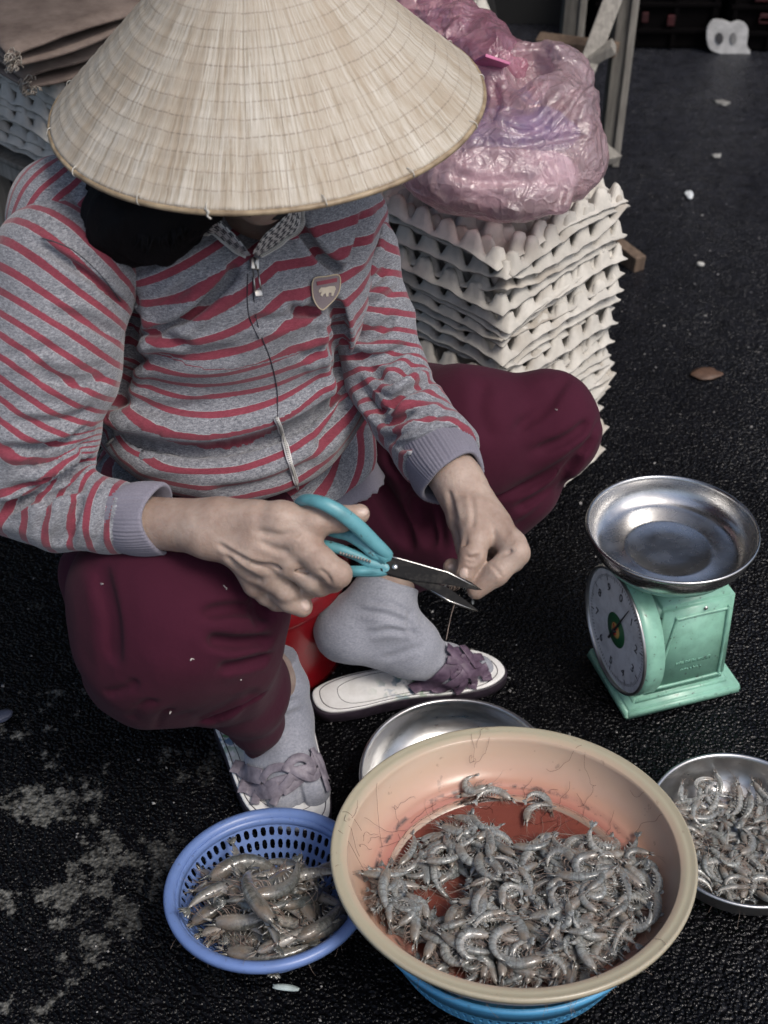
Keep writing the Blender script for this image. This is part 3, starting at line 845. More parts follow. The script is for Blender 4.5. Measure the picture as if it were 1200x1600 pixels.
# ------------------------------------------------------------------ implicit modelling: fields on a (non-uniform) grid, surface nets
def axis(lo, hi, coarse, fine=None, flo=None, fhi=None):
    if fine is None: return np.arange(lo, hi + coarse, coarse)
    a = [lo]; x = lo
    while x < hi:
        d = max(flo - x, x - fhi, 0)
        x += min(coarse, fine + d * .25); a.append(x)
    return np.array(a)
class Field:
    def __init__(s, xs, ys, zs):
        s.ax = (np.asarray(xs), np.asarray(ys), np.asarray(zs)); s.F = np.full((len(xs), len(ys), len(zs)), .08, dtype=np.float32)
    def block(s, lo, hi):
        sl = []
        for a, l, h in zip(s.ax, lo, hi):
            i, j = np.searchsorted(a, l), np.searchsorted(a, h); sl.append(slice(max(i - 1, 0), min(j + 1, len(a))))
        g = np.meshgrid(*[a[q].astype(np.float32) for a, q in zip(s.ax, sl)], indexing='ij', sparse=True)
        return tuple(sl), g
    def join(s, sl, d, k):
        A = s.F[sl]; h = np.clip(k - np.abs(A - d), 0, None) / k
        s.F[sl] = np.minimum(A, d) - h * h * k * .25
    def cut(s, sl, d, k):
        A = s.F[sl]; d = -d; h = np.clip(k - np.abs(A - d), 0, None) / k
        s.F[sl] = np.maximum(A, d) + h * h * k * .25
    def cap(s, a, b, ra, rb, k=.01, cut=False, flat=None, fr=1.0, mid=None):
        """tapered capsule; flat = direction squeezed by fr"""
        a = np.asarray(a, float); b = np.asarray(b, float); m = max(ra, rb) + k + .012
        sl, (X, Y, Z) = s.block(np.minimum(a, b) - m, np.maximum(a, b) + m)
        d = b - a; L2 = d @ d + 1e-12
        px, py, pz = X - a[0], Y - a[1], Z - a[2]
        t = np.clip((px * d[0] + py * d[1] + pz * d[2]) / L2, 0, 1)
        qx, qy, qz = px - t * d[0], py - t * d[1], pz - t * d[2]
        r = ra + (rb - ra) * t
        if mid is not None: r = r + mid * 4 * t * (1 - t)
        if flat is not None:
            n = np.asarray(flat, float); n = n / np.linalg.norm(n)
            e = qx * n[0] + qy * n[1] + qz * n[2]; q2 = qx * qx + qy * qy + qz * qz - e * e + (e / fr) ** 2
            D = (np.sqrt(np.maximum(q2, 1e-12)) - r) * min(1, fr * 1.15)
        else: D = np.sqrt(qx * qx + qy * qy + qz * qz) - r
        (s.cut if cut else s.join)(sl, D.astype(np.float32), k)
    def ell(s, c, rad, R=None, k=.02, cut=False):
        c = np.asarray(c, float); rad = np.asarray(rad, float); R = np.eye(3) if R is None else np.asarray(R)
        ext = np.sqrt(((R * rad) ** 2).sum(1)) + k + .02
        sl, (X, Y, Z) = s.block(c - ext, c + ext)
        px, py, pz = X - c[0], Y - c[1], Z - c[2]; k0 = 0; k1 = 0
        for i in range(3):
            u = px * R[0, i] + py * R[1, i] + pz * R[2, i]
            k0 = k0 + (u / rad[i]) ** 2; k1 = k1 + (u / rad[i] ** 2) ** 2
        k0 = np.sqrt(k0); k1 = np.sqrt(k1) + 1e-9
        D = k0 * (k0 - 1) / k1
        (s.cut if cut else s.join)(sl, D.astype(np.float32), k)
    def chain(s, pts, rad, k=.01, **kw):
        for i in range(len(pts) - 1): s.cap(pts[i], pts[i + 1], rad[i], rad[i + 1], k, **kw)
    def carve(s, tree, lines):
        """deep folds: a thin groove cut along a line on the surface; (points in the photograph, radius, how far in, blend)"""
        for pts, r, inn, k in lines:
            c = spline(np.array(pts, float), max(8, len(pts) * 5)); q = []
            for x, y in c:
                h = on(tree, x, y, -inn)
                if h: q.append(h[0])
            m = len(q)
            for i in range(m - 1):
                if np.linalg.norm(q[i + 1] - q[i]) > .05: continue
                t = min(i, m - 2 - i) / max(1, m - 2) * 2; w = min(1, .35 + t * 2.2)
                s.cap(q[i], q[i + 1], r * w, r * w, k, cut=True)
    def plane_cut(s, p, n, k=.004):
        """removes everything on the side n points to"""
        n = np.asarray(n, float); n = n / np.linalg.norm(n)
        X, Y, Z = np.meshgrid(*[a.astype(np.float32) for a in s.ax], indexing='ij', sparse=True)
        D = (X - p[0]) * n[0] + (Y - p[1]) * n[1] + (Z - p[2]) * n[2]
        s.F = np.maximum(s.F, D.astype(np.float32))
    def mesh(s, relax=2):
        F = s.F; ins = F < 0
        nx, ny, nz = F.shape
        c = ins.astype(np.int8)
        tot = sum(c[i:nx - 1 + i, j:ny - 1 + j, k:nz - 1 + k].astype(np.int16) for i in (0, 1) for j in (0, 1) for k in (0, 1))
        act = np.argwhere((tot > 0) & (tot < 8)); n = len(act)
        ids = np.full((nx - 1, ny - 1, nz - 1), -1, dtype=np.int64); ids[act[:, 0], act[:, 1], act[:, 2]] = np.arange(n)
        cor = np.array([(i, j, k) for i in (0, 1) for j in (0, 1) for k in (0, 1)])
        val = np.stack([F[act[:, 0] + a, act[:, 1] + b, act[:, 2] + d] for a, b, d in cor], 1)
        acc = np.zeros((n, 3)); cnt = np.zeros(n)
        for a in range(8):
            for b in range(a + 1, 8):
                if np.abs(cor[a] - cor[b]).sum() != 1: continue
                va, vb = val[:, a], val[:, b]; m = (va < 0) != (vb < 0)
                t = np.where(m, va / np.where(m, va - vb, 1), 0)
                acc += np.where(m[:, None], cor[a] + t[:, None] * (cor[b] - cor[a]), 0); cnt += m
        pos = act + acc / cnt[:, None]
        V = np.stack([np.interp(pos[:, i], np.arange(len(s.ax[i])), s.ax[i]) for i in range(3)], 1)
        Q = []
        for d in range(3):
            sh = [slice(None)] * 3; s2 = [slice(None)] * 3
            sh[d] = slice(0, F.shape[d] - 1); s2[d] = slice(1, F.shape[d])
            A, B = ins[tuple(sh)], ins[tuple(s2)]
            e = np.argwhere(A != B); u, v = [(1, 2), (2, 0), (0, 1)][d]
            e = e[(e[:, u] > 0) & (e[:, v] > 0) & (e[:, u] < F.shape[u] - 1) & (e[:, v] < F.shape[v] - 1)]
            fl = A[e[:, 0], e[:, 1], e[:, 2]]
            q = []
            for du, dv in ((-1, -1), (0, -1), (0, 0), (-1, 0)):
                w = e.copy(); w[:, u] += du; w[:, v] += dv; q.append(ids[w[:, 0], w[:, 1], w[:, 2]])
            q = np.stack(q, 1); q[~fl] = q[~fl][:, ::-1]; Q.append(q)
        Q = np.concatenate(Q)
        return relax_mesh(V, Q, relax), Q
def relax_mesh(V, Q, it):
    if it <= 0: return V
    E = np.concatenate([Q[:, [0, 1]], Q[:, [1, 2]], Q[:, [2, 3]], Q[:, [3, 0]]])
    for _ in range(it):
        for lam in (.5, -.52):
            S = np.zeros_like(V); C = np.zeros(len(V))
            np.add.at(S, E[:, 0], V[E[:, 1]]); np.add.at(C, E[:, 0], 1); np.add.at(S, E[:, 1], V[E[:, 0]]); np.add.at(C, E[:, 1], 1)
            V = V + lam * (S / np.maximum(C, 1)[:, None] - V)
    return V
def vnormals(V, Q):
    N = np.zeros_like(V); n = np.cross(V[Q[:, 2]] - V[Q[:, 0]], V[Q[:, 3]] - V[Q[:, 1]])
    for i in range(4): np.add.at(N, Q[:, i], n)
    return N / (np.linalg.norm(N, axis=1)[:, None] + 1e-12)
def crease(V, N, lines):
    """cloth folds: each line is (points read off the photograph, half width px, depth m[, shoulder]); real displacement of the facing surface"""
    p = proj(V); face = np.clip(-(N @ _cf) * 2.2 + .25, 0, 1)
    D = np.zeros(len(V))
    for ln in lines:
        pts, w, dep = ln[0], ln[1], ln[2]; sh = ln[3] if len(ln) > 3 else .45
        c = spline(np.array(pts, float), max(8, len(pts) * 7))
        m = (p[:, 0] > c[:, 0].min() - 4 * w) & (p[:, 0] < c[:, 0].max() + 4 * w) & (p[:, 1] > c[:, 1].min() - 4 * w) & (p[:, 1] < c[:, 1].max() + 4 * w)
        i = np.nonzero(m)[0]
        if not len(i): continue
        q = p[i]; best = np.full(len(i), 1e9); bt = np.zeros(len(i))
        for a in range(len(c) - 1):
            d = c[a + 1] - c[a]; t = np.clip(((q - c[a]) @ d) / (d @ d + 1e-9), 0, 1)
            e = np.linalg.norm(q - c[a] - t[:, None] * d, axis=1); u = e < best
            best[u] = e[u]; bt[u] = (a + t[u]) / (len(c) - 1)
        x = best / w; taper = np.clip(np.minimum(bt, 1 - bt) * 5 + .15, 0, 1)
        D[i] += (-np.exp(-x * x) + sh * np.exp(-((x - 1.9) / 1.0) ** 2)) * dep * taper * face[i]
    return V + N * D[:, None]
def tuck(V, N, pts, w, dep, edge=3.0):
    """cloth below the line (downwards in the photograph) set back under the cloth above it"""
    p = proj(V); face = np.clip(-(N @ _cf) * 2.2 + .4, 0, 1); c = spline(np.array(pts, float), 40)
    yl = np.interp(p[:, 0], c[:, 0], c[:, 1]); ins = np.clip((p[:, 0] - c[0, 0]) / 25, 0, 1) * np.clip((c[-1, 0] - p[:, 0]) / 30, 0, 1)
    d = (p[:, 1] - yl); g = np.where(d > 0, np.exp(-(d / w) ** 1.5), np.exp(-(d / edge) ** 2))
    bul = np.where(d < 0, np.exp(-((d + w * .45) / (w * .4)) ** 2), 0) * .35
    return V + N * ((bul - g) * dep * ins * face)[:, None]
def on(tree, px, py, off=0.0):
    """the point of the garment seen at this place in the photograph, lifted off along its normal"""
    d = Vector(_cf + _cr * (px - 600) / FPX - _cu * (py - 800) / FPX).normalized()
    h = tree.ray_cast(Vector(_co), d)
    if h[0] is None: return None
    n = h[1] if h[1].dot(d) < 0 else -h[1]
    return np.array(h[0] + n * off), np.array(n)
from mathutils.bvhtree import BVHTree
def tree_of(V, Q): return BVHTree.FromPolygons(V.tolist(), Q.tolist())
def poly_param(V, pts):
    """smooth arc-length coordinate along a polyline"""
    pts = spline(np.asarray(pts), 60); L = np.concatenate([[0], np.cumsum(np.linalg.norm(np.diff(pts, axis=0), axis=1))])
    D = np.linalg.norm(V[:, None] - pts[None], axis=2); m = D.min(1, keepdims=True)
    T = np.gradient(pts, axis=0); T /= np.linalg.norm(T, axis=1)[:, None]
    loc = L[None] + np.clip(((V[:, None] - pts[None]) * T[None]).sum(2), -.03, .03)
    W = np.exp(-(D - m) / .010)
    return (loc * W).sum(1) / W.sum(1), m[:, 0]
# ------------------------------------------------------------------ PERSON
def m_skin():
    t = NT("weathered_skin"); v = t.obj()
    n = t.noise(v, 28, 4, .6); f = t.noise(v, 190, 3, .6)
    c = t.mix(t.ramp(n, [(.35, 0.0), (.7, 1.0)]), (.28, .195, .155), (.42, .325, .27))
    c = t.mix(t.math('MULTIPLY', t.ramp(f, [(.5, 0.0), (.7, 1.0)]), .22), c, (.22, .13, .09))
    nail = t.attr('nail')
    c = t.mix(nail, c, (.50, .385, .33))
    t.col(c); t.rough(t.math('SUBTRACT', .5, t.math('MULTIPLY', nail, .2)))
    t.b.inputs['Subsurface Weight'].default_value = .18; t.b.inputs['Subsurface Radius'].default_value = (.008, .003, .0015)
    t.b.inputs['Specular IOR Level'].default_value = .4
    w = t.noise(t.obj((1, 1, 1)), 110, 5, .7, 1.5)
    t.nrm(t.bump(w, .45, .0016, t.bump(t.voro(v, 500), .15, .0006)))
    return t.m
M_SKIN = m_skin()
# joints, all seen in the photograph or implied by it
R_WR = P(330, 826, 1.175); L_WR = P(712, 748, 1.245)
HR = dict(wr=R_WR)
def finger(fl, pts, rad, k=.004):
    fl.chain(pts, rad, k)
def build_body():
    xs = axis(-.46, .30, .007, .0017, -.20, .155); ys = axis(.80, 1.50, .008, .0018, .84, .985); zs = axis(-.0, 1.0, .008, .0018, .40, .545)
    f = Field(xs, ys, zs)
    # legs, pelvis and trunk under the clothes (coarse) -- one continuous body
    pel = np.array([-.07, 1.30, .30]); nb = np.array([-.120, 1.125, .715])
    f.cap(pel, nb, .085, .040, .03); f.cap(pel + [-.05, 0, 0], pel + [.03, .03, -.01], .055, .055, .02)
    f.cap(nb + [-.12, -.04, -.03], nb + [.05, .065, -.045], .022, .018, .03)
    f.cap(nb, P(398, 285, 1.17), .034, .040, .02)
    # head under the hat: skull, jaw, nose, eye sockets, mouth, ears
    hc = np.array([-.112, 1.130, .800]); fw = np.array([.10, -.90, -.40]); fw /= np.linalg.norm(fw); HRm = frame(np.array([.05, -.35, .93]), (1, .1, 0))
    f.ell(hc, (.062, .076, .078), HRm, .01)
    ch = P(408, 308, 1.120); f.ell(ch, (.018, .020, .018), None, .03); f.cap(hc + fw * .01, ch, .050, .020, .02)
    f.cap(hc + fw * .068 + [0, 0, .0], hc + fw * .080 + [0, 0, -.02], .006, .009, .008)
    for sg in (-1, 1):
        f.ell(hc + fw * .078 + np.array([sg * .028, 0, .015]), (.013, .008, .009), None, .01, cut=True)
        f.ell(hc + fw * .062 + np.array([sg * .028, 0, .015]), (.012, .012, .012), None, .003)
        f.ell(hc + np.array([sg * .063, .01, -.005]), (.009, .017, .028), None, .006)
    f.cap(hc + fw * .088 + np.array([-.02, 0, -.045]), hc + fw * .088 + np.array([.02, 0, -.045]), .003, .003, .004, cut=True)
    f.cap(nb + [-.12, -.02, -.06], P(100, 430, 1.22), .022, .026, .015); f.cap(P(100, 430, 1.22), np.array([-.352, 1.0, .475]), .026, .030, .015); f.cap(np.array([-.352, 1.0, .475]), P(215, 818, 1.215), .034, .026, .015)
    f.cap(nb + [.065, .075, -.07], P(600, 588, 1.362), .020, .019, .010); f.cap(P(600, 588, 1.362), P(660, 680, 1.305), .019, .022, .010); f.cap(P(660, 680, 1.305), L_WR, .022, .0225, .012)
    f.cap(pel + [-.06, 0, -.02], P(285, 960, 1.27), .065, .05, .02); f.cap(P(285, 960, 1.27), P(432, 1070, 1.57), .05, .032, .02)
    f.cap(pel + [.03, .05, -.02], P(835, 668, 1.52), .045, .034, .02); f.cap(P(835, 668, 1.52), P(700, 800, 1.61), .034, .036, .02); f.cap(P(700, 800, 1.61), P(610, 900, 1.645), .036, .0335, .02)
    f.cap(P(610, 900, 1.645), P(560, 975, 1.655), .033, .032, .01); f.cap(P(560, 975, 1.655), P(735, 1040, 1.705), .026, .009, .01)
    f.cap(P(432, 1070, 1.57), P(435, 1110, 1.60), .031, .031, .01); f.cap(P(435, 1110, 1.60), P(470, 1215, 1.565), .027, .012, .01)

    # ---- right forearm and hand (closed on the scissors)
    nR = -_cf * .8 + np.array([0, 0, .35]); nR /= np.linalg.norm(nR)
    f.cap(P(205, 816, 1.22), P(330, 828, 1.178), .0235, .0235, .01, flat=nR, fr=.92)
    f.cap(P(250, 812, 1.205), P(345, 812, 1.175), .019, .018, .01)                    # radius side
    f.cap(P(335, 830, 1.178), P(405, 842, 1.165), .0265, .030, .012, flat=nR, fr=.72)
    f.cap(P(345, 808, 1.172), P(400, 812, 1.160), .016, .017, .010)
    # metacarpals
    mc = {'i': P(468, 846, 1.150), 'm': P(452, 876, 1.160), 'r': P(425, 900, 1.176), 'p': P(400, 912, 1.192)}
    for q, r0 in (('i', .0150), ('m', .0155), ('r', .0150), ('p', .0130)):
        f.cap(P(372, 836 + (0 if q in 'im' else 14), 1.175), mc[q], .016, r0, .010)
    f.cap(P(400, 850, 1.185), P(440, 880, 1.19), .020, .020, .012)
    # tendons and knuckle bumps on the back of the hand
    for q in ('i', 'm', 'r'):
        e = mc[q] + nR * .0105; s0 = P(378, 835, 1.160) + nR * .001
        f.cap(s0 * .3 + e * .7, e, .0030, .0042, .008)
    # thumb: through the upper loop, tip to the right
    th = [P(385, 812, 1.165), P(440, 812, 1.152), P(492, 815, 1.150), P(532, 811, 1.153), P(562, 803, 1.157)]
    f.chain(th, [.0170, .0160, .0135, .0112, .0092], .006)
    f.cap(P(440, 818, 1.155), P(478, 842, 1.155), .014, .013, .012)                   # web
    # index: over the lower loop, folded back
    f.chain([mc['i'], P(500, 876, 1.147), P(528, 897, 1.150)], [.0145, .0128, .0125], .005)
    f.chain([P(528, 897, 1.150), P(520, 906, 1.170), P(498, 905, 1.185)], [.0122, .0112, .0098], .004)
    # middle and ring folded behind, little finger tip showing at the bottom
    f.chain([mc['m'], P(487, 903, 1.163), P(500, 913, 1.172)], [.0140, .0125, .0112], .004)
    f.chain([P(500, 913, 1.172), P(482, 918, 1.186), P(462, 912, 1.196)], [.0110, .0100, .0092], .003)
    f.chain([mc['r'], P(448, 922, 1.180), P(455, 931, 1.186)], [.0135, .0118, .0108], .004)
    f.chain([P(438, 925, 1.190), P(452, 938, 1.188), P(472, 948, 1.190)], [.0112, .0110, .0100], .003)
    f.chain([mc['p'], P(416, 930, 1.200), P(432, 940, 1.206), P(446, 944, 1.208)], [.0115, .0095, .0088, .0075], .003)
    # creases between the folded fingers
    for a, b in (((398, 878), (480, 893)), ((385, 888), (448, 915)), ((470, 868), (512, 905))):
        f.cap(P(*a, 1.150), P(*b, 1.152), .0016, .0020, .005, cut=True)
    for x, y in ((566, 796), ): pass

    # ---- left wrist and hand (holding a shrimp at the blade tips)
    nL = np.array([.75, -.45, .45]); nL /= np.linalg.norm(nL)
    f.cap(P(690, 715, 1.262), P(722, 765, 1.240), .0235, .0225, .010)
    f.cap(P(722, 760, 1.240), P(765, 825, 1.222), .0225, .0240, .012, flat=nL, fr=.8)
    f.cap(P(702, 755, 1.245), P(716, 812, 1.228), .0125, .0105, .008)                 # tendon side of the wrist
    f.cap(P(716, 812, 1.228), P(722, 862, 1.222), .0095, .0060, .006)
    lm = {'i': P(800, 851, 1.196), 'm': P(797, 856, 1.214), 'r': P(788, 858, 1.230), 'p': P(775, 855, 1.244)}
    for q, r0 in (('i', .0135), ('m', .0135), ('r', .0125), ('p', .0115)):
        f.cap(P(742, 792, 1.228 + .006 * 'imrp'.index(q)), lm[q], .0165, r0, .010)
    # thumb
    f.chain([P(735, 800, 1.218), P(744, 838, 1.200), P(738, 868, 1.190), P(727, 896, 1.188)], [.0165, .0140, .0122, .0096], .006)
    # index: from the knuckle back to the thumb tip
    f.chain([lm['i'], P(806, 864, 1.188), P(775, 896, 1.186), P(744, 922, 1.190)], [.0133, .0128, .0115, .0088], .004)
    # middle, ring, little: curled beneath, one tip beyond the thumb
    f.chain([lm['m'], P(800, 874, 1.210), P(765, 898, 1.212), P(722, 893, 1.212), P(706, 886, 1.212)], [.0130, .0120, .0108, .0095, .0085], .003)
    f.chain([lm['r'], P(786, 878, 1.232), P(756, 892, 1.236), P(732, 884, 1.236)], [.0120, .0110, .0100, .0085], .003)
    f.chain([lm['p'], P(768, 872, 1.250), P(746, 880, 1.252), P(732, 874, 1.250)], [.0108, .0098, .0088, .0075], .003)
    # folds at the base of the thumb and at its joint
    for a, b, r in (((768, 862), (800, 845), .0016), ((772, 872), (798, 862), .0013), ((730, 873), (748, 869), .0010), ((731, 879), (746, 875), .0008), ((722, 800), (727, 850), .0020)):
        f.cap(P(*a, 1.176 if a[1] > 860 else 1.184), P(*b, 1.178 if a[1] > 860 else 1.186), r, r, .004, cut=True)
    V, Q = f.mesh(1)
    N = vnormals(V, Q)
    hand = (V[:, 2] > .38) & (V[:, 1] < 1.0)
    W = V.copy()
    lines = [([(340, 850), (385, 876), (430, 893)], 4, .0016), ([(350, 865), (385, 895), (410, 908)], 4, .0016), ([(500, 890), (512, 900), (518, 912)], 3, .0010),
             ([(405, 845), (430, 858), (452, 862)], 5, .0009), ([(400, 830), (440, 836), (470, 834)], 5, .0008), ([(735, 770), (740, 800), (738, 825)], 4, .0009),
             ([(760, 790), (785, 820), (795, 838)], 6, .0009), ([(545, 800), (547, 808), (545, 816)], 3, .0008), ([(768, 884), (778, 893), (783, 903)], 3, .0009),
             ([(700, 765), (707, 790), (712, 815)], 4, .0012), ([(728, 868), (736, 872), (747, 869)], 3, .0008), ([(727, 877), (736, 880), (745, 877)], 3, .0006)]
    lines = [(l[0], l[1], l[2] * 1.35) for l in lines]
    W = crease(V, N, lines)
    V = np.where(hand[:, None], W, V)
    p = proj(V); nail = np.zeros(len(V))
    face = (N @ _cf) < -.25
    for c, d, a, b, rz in (((724, 897), (-.35, .94), 9.5, 7, 1.188), ((568, 800), (.95, -.25), 8, 6.5, 1.155), ((478, 946), (.35, .94), 8.5, 7, 1.19), ((704, 886), (-.9, .3), 5, 4, 1.212)):
        d = np.array(d) / np.linalg.norm(d); e = np.array([-d[1], d[0]]); q = p - c
        r = np.sqrt(((q @ d) / a) ** 2 + ((q @ e) / b) ** 2)
        w = np.clip((1.15 - r) * 6, 0, 1) * face * hand
        nail = np.maximum(nail, w)
        V = V + N * (np.clip((1.0 - r) * 5, 0, 1) * .0006 * face * hand)[:, None] - N * (np.exp(-((r - 1.15) / .14) ** 2) * .0007 * face * hand)[:, None]
    o = put(mk(V, Q, attrs={'nail': nail}), 'person', M_SKIN)
    return o
PERSON = build_body()
tag(PERSON, 'person in conical hat, striped jacket and maroon trousers squatting on a red stool', 'person')

# ---- jacket
F_ = np.array([.5, -.866, 0]); L_ = np.array([.866, .5, 0])            # where she faces; her left
AX = np.array([-.5 * .42, .866 * .42, 0]); AX = np.array([0, 0, 1.0]) + F_ * .36; AX /= np.linalg.norm(AX)   # spine, leaning forward
FN = F_ - AX * (F_ @ AX); FN /= np.linalg.norm(FN)
PER = .0186
def m_jersey(name="striped_jersey"):
    t = NT(name); v = t.obj(); s = t.attr('s')
    wob = t.math('MULTIPLY', t.math('SUBTRACT', t.noise(v, 240, 2), .5), .05)
    ss = t.math('FRACT', t.math('ADD', s, wob))
    red = t.math('LESS_THAN', ss, .34)
    h1 = t.noise(t.obj((1, 1, 3.6), (0, 0, 0)), 240, 3, .8)
    h2 = t.noise(t.obj((1, 1, 2.0)), 700, 2, .6)
    hh = t.math('ADD', t.math('MULTIPLY', h1, .65), t.math('MULTIPLY', h2, .35))
    grey = t.ramp(hh, [(.34, (.065, .069, .085)), (.5, (.185, .19, .21)), (.64, (.33, .34, .365))])
    rd = t.ramp(hh, [(.3, (.14, .026, .040)), (.7, (.25, .056, .080))])
    edge = t.math('MULTIPLY', t.math('SUBTRACT', .022, t.math('ABSOLUTE', t.math('SUBTRACT', ss, .358))), 60, clamp=True)
    c = t.mix(red, grey, rd)
    c = t.mix(t.math('MULTIPLY', edge, .35), c, (.5, .48, .48))
    plain = t.attr('plain')
    c = t.mix(plain, c, grey)
    t.col(c).rough(.95); t.b.inputs['Specular IOR Level'].default_value = .12
    t.b.inputs['Sheen Weight'].default_value = .25; t.b.inputs['Sheen Roughness'].default_value = .5
    t.nrm(t.bump(h2, .35, .0008, t.bump(t.noise(v, 60, 3), .18, .003)))
    return t.m
def m_cloth(name, c1, c2, sc=500, sheen=.15, bump=.3, big=.2, bigs=45):
    t = NT(name); v = t.obj(); n = t.noise(t.obj((1, 1, 1.8)), sc, 3, .65)
    g = t.ramp(t.noise(v, 12, 3), [(.35, 0.0), (.7, .35)])
    t.col(t.mix(g, t.mix(n, c1, c2), tuple(x * .7 for x in c1))).rough(.9); t.b.inputs['Specular IOR Level'].default_value = .15
    t.b.inputs['Sheen Weight'].default_value = sheen
    t.nrm(t.bump(n, bump, .0007, t.bump(t.noise(v, bigs, 3), big, .003)))
    return t.m
M_JERSEY = m_jersey()
M_RIB = m_cloth("lilac_grey_rib", (.13, .125, .16), (.27, .26, .31))
M_LINING = m_cloth("grey_lining", (.12, .12, .15), (.24, .24, .29))
M_TROUSERS = m_cloth("maroon_twill", (.036, .0056, .0150), (.060, .0100, .0245), 900, .03, .3, .5, 30)
M_SOCK = m_cloth("grey_sock", (.13, .14, .175), (.46, .47, .52), 300, .3, .5)
M_ZIP = simple("zip_tape", (.55, .54, .52), .6)
M_METAL = simple("dull_metal", (.5, .49, .46), .35, 1.0)
def build_jacket():
    xs = np.arange(-.40, .10, .0031); ys = np.arange(.90, 1.50, .0040); zs = np.arange(.28, .82, .0031)
    f = Field(xs, ys, zs)
    RT = np.stack([L_, FN, AX], 1)
    c_ch = P(375, 455, 1.315); f.ell(c_ch, (.142, .112, .125), RT, .02)
    f.ell(P(318, 470, 1.275), (.075, .072, .080), RT, .035)          # bust, her right
    f.ell(P(468, 470, 1.325), (.058, .066, .072), RT, .035)          # bust, her left
    f.ell(P(352, 588, 1.375), (.162, .150, .080), RT, .026)          # belly
    f.ell(P(374, 716, 1.440), (.164, .128, .050), RT, .004)          # roll under the fold
    f.ell(P(395, 775, 1.500), (.165, .128, .062), RT, .020)          # hem over the lap
    f.ell(P(540, 612, 1.490), (.040, .05, .042), None, .022)         # bunched side by her left elbow
    # shoulders and upper back
    f.cap(P(110, 345, 1.23), P(300, 300, 1.22), .062, .050, .05); f.cap(P(300, 300, 1.24), P(480, 330, 1.28), .050, .050, .05)
    f.cap(P(480, 330, 1.30), P(545, 345, 1.34), .045, .042, .03); f.cap(P(470, 345, 1.25), P(505, 360, 1.30), .040, .044, .03)
    f.ell(P(330, 420, 1.40), (.16, .10, .15), RT, .05)
    f.cap(P(140, 400, 1.25), P(190, 520, 1.30), .05, .05, .03)
    # neck opening
    f.cap(P(392, 372, 1.10), P(396, 305, 1.20), .013, .031, .010, cut=True)
    f.plane_cut(P(455, 794, 1.40), np.array([.05, -.12, -1.0]))
    V, Q = f.mesh(1)
    T0 = tree_of(V, Q)
    # distance down the front of the body, so that the stripes stay evenly spaced over bust, belly and roll
    pr = [on(T0, x, y) for x, y in spline(np.array([(392, 415), (400, 480), (415, 560), (430, 640), (445, 710), (455, 785)], float), 60)]
    pr = np.array([q[0] for q in pr if q]); o0 = P(300, 400, 1.30)
    pa = -((pr - o0) @ AX); pa = np.maximum.accumulate(pa + np.arange(len(pa)) * 1e-5); pd = np.concatenate([[0], np.cumsum(np.linalg.norm(np.diff(pr, axis=0), axis=1))])
    f.carve(T0, [([(175, 670), (210, 680), (262, 690), (330, 692), (400, 678), (470, 650), (532, 606)], .0070, .001, .008),
                 ([(188, 470), (196, 520), (190, 580), (168, 640)], .012, .0, .012), ([(524, 478), (530, 540), (533, 600)], .008, .0, .010),
                 ([(196, 524), (262, 506), (320, 470), (362, 425)], .0045, .0005, .010), ([(470, 352), (500, 398), (528, 424)], .0050, .0005, .008),
                 ([(455, 482), (488, 492), (520, 480)], .0035, .0, .008), ([(535, 610), (560, 585), (570, 560)], .004, .0, .006)])
    V, Q = f.mesh(2); N = vnormals(V, Q)
    # stripes: straight round the body, turning over the shoulders to run to the back
    q = V - P(300, 400, 1.30); a = q @ AX; fr = q @ FN; aa = -np.interp(-a, pa, pd) + pd[0] - pa[0]; aa = np.where(-a > pa[-1], -(pd[-1] + (-a - pa[-1])) - pa[0], aa); aa = np.where(-a < pa[0], a, aa)
    s = np.where((a > 0), .105 * np.arctan2(a, np.maximum(fr + .02, -.2)), aa)
    lat = (V - P(400, 500, 1.3)) @ L_
    up_ = np.clip((a + .05) / .10, 0, 1)
    s = s - .16 * lat * (1 - up_) - .30 * np.minimum(lat, 0) * up_ + .06 * np.maximum(lat, 0) * up_ + .004 * sn(V, 9, 6, 2)
    s = (s + .5) / PER
    low = (N @ AX < -.85)
    lines = [
        # deep fold beneath the belly, then smaller ones around it
        
        ([(190, 470), (205, 560), (175, 640)], 12, .012, .3), ([(520, 470), (530, 560), (525, 620)], 9, .008, .3),
        ([(198, 522), (280, 500), (345, 450), (372, 412)], 9, .006, .6), ([(195, 505), (250, 480), (300, 440)], 9, .004, .6),
        ([(190, 430), (235, 410), (300, 375), (360, 360)], 10, .004, .6), ([(300, 540), (250, 525), (205, 535)], 8, .004, .6),
        ([(455, 478), (485, 490), (520, 480)], 7, .0045, .5), ([(385, 500), (440, 500), (500, 470)], 9, .003, .6),
        ([(465, 350), (500, 400), (535, 425)], 8, .007, .4), ([(570, 330), (560, 380), (545, 420)], 7, .005, .5), ([(180, 545), (270, 560), (380, 545)], 12, .003, .6),
        ([(200, 720), (300, 715), (400, 705)], 10, .003, .6), ([(330, 772), (420, 757), (500, 720)], 9, .003, .6), ([(500, 700), (530, 660), (548, 620)], 8, .005, .5),
        ([(205, 350), (170, 395), (150, 430)], 7, .003, .5), ([(120, 300), (90, 350), (60, 380)], 9, .003, .6), ([(185, 625), (260, 640), (330, 632)], 10, .003, .6),
        ([(470, 560), (510, 545), (530, 520)], 8, .004, .6), ([(200, 600), (215, 570), (235, 560)], 7, .003, .6)]
    V = V + N * (.0022 * sn(V, 26, 5, 2))[:, None]
    V = crease(V, N, [(l[0], l[1], l[2] * (1.7 if l[2] < .011 else 1), l[3]) for l in lines])
    V = crease(V, vnormals(V, Q), [([(200, 455), (200, 520), (186, 570), (172, 625)], 13, .018, .1), ([(524, 470), (536, 530), (540, 580)], 8, .012, .1)])
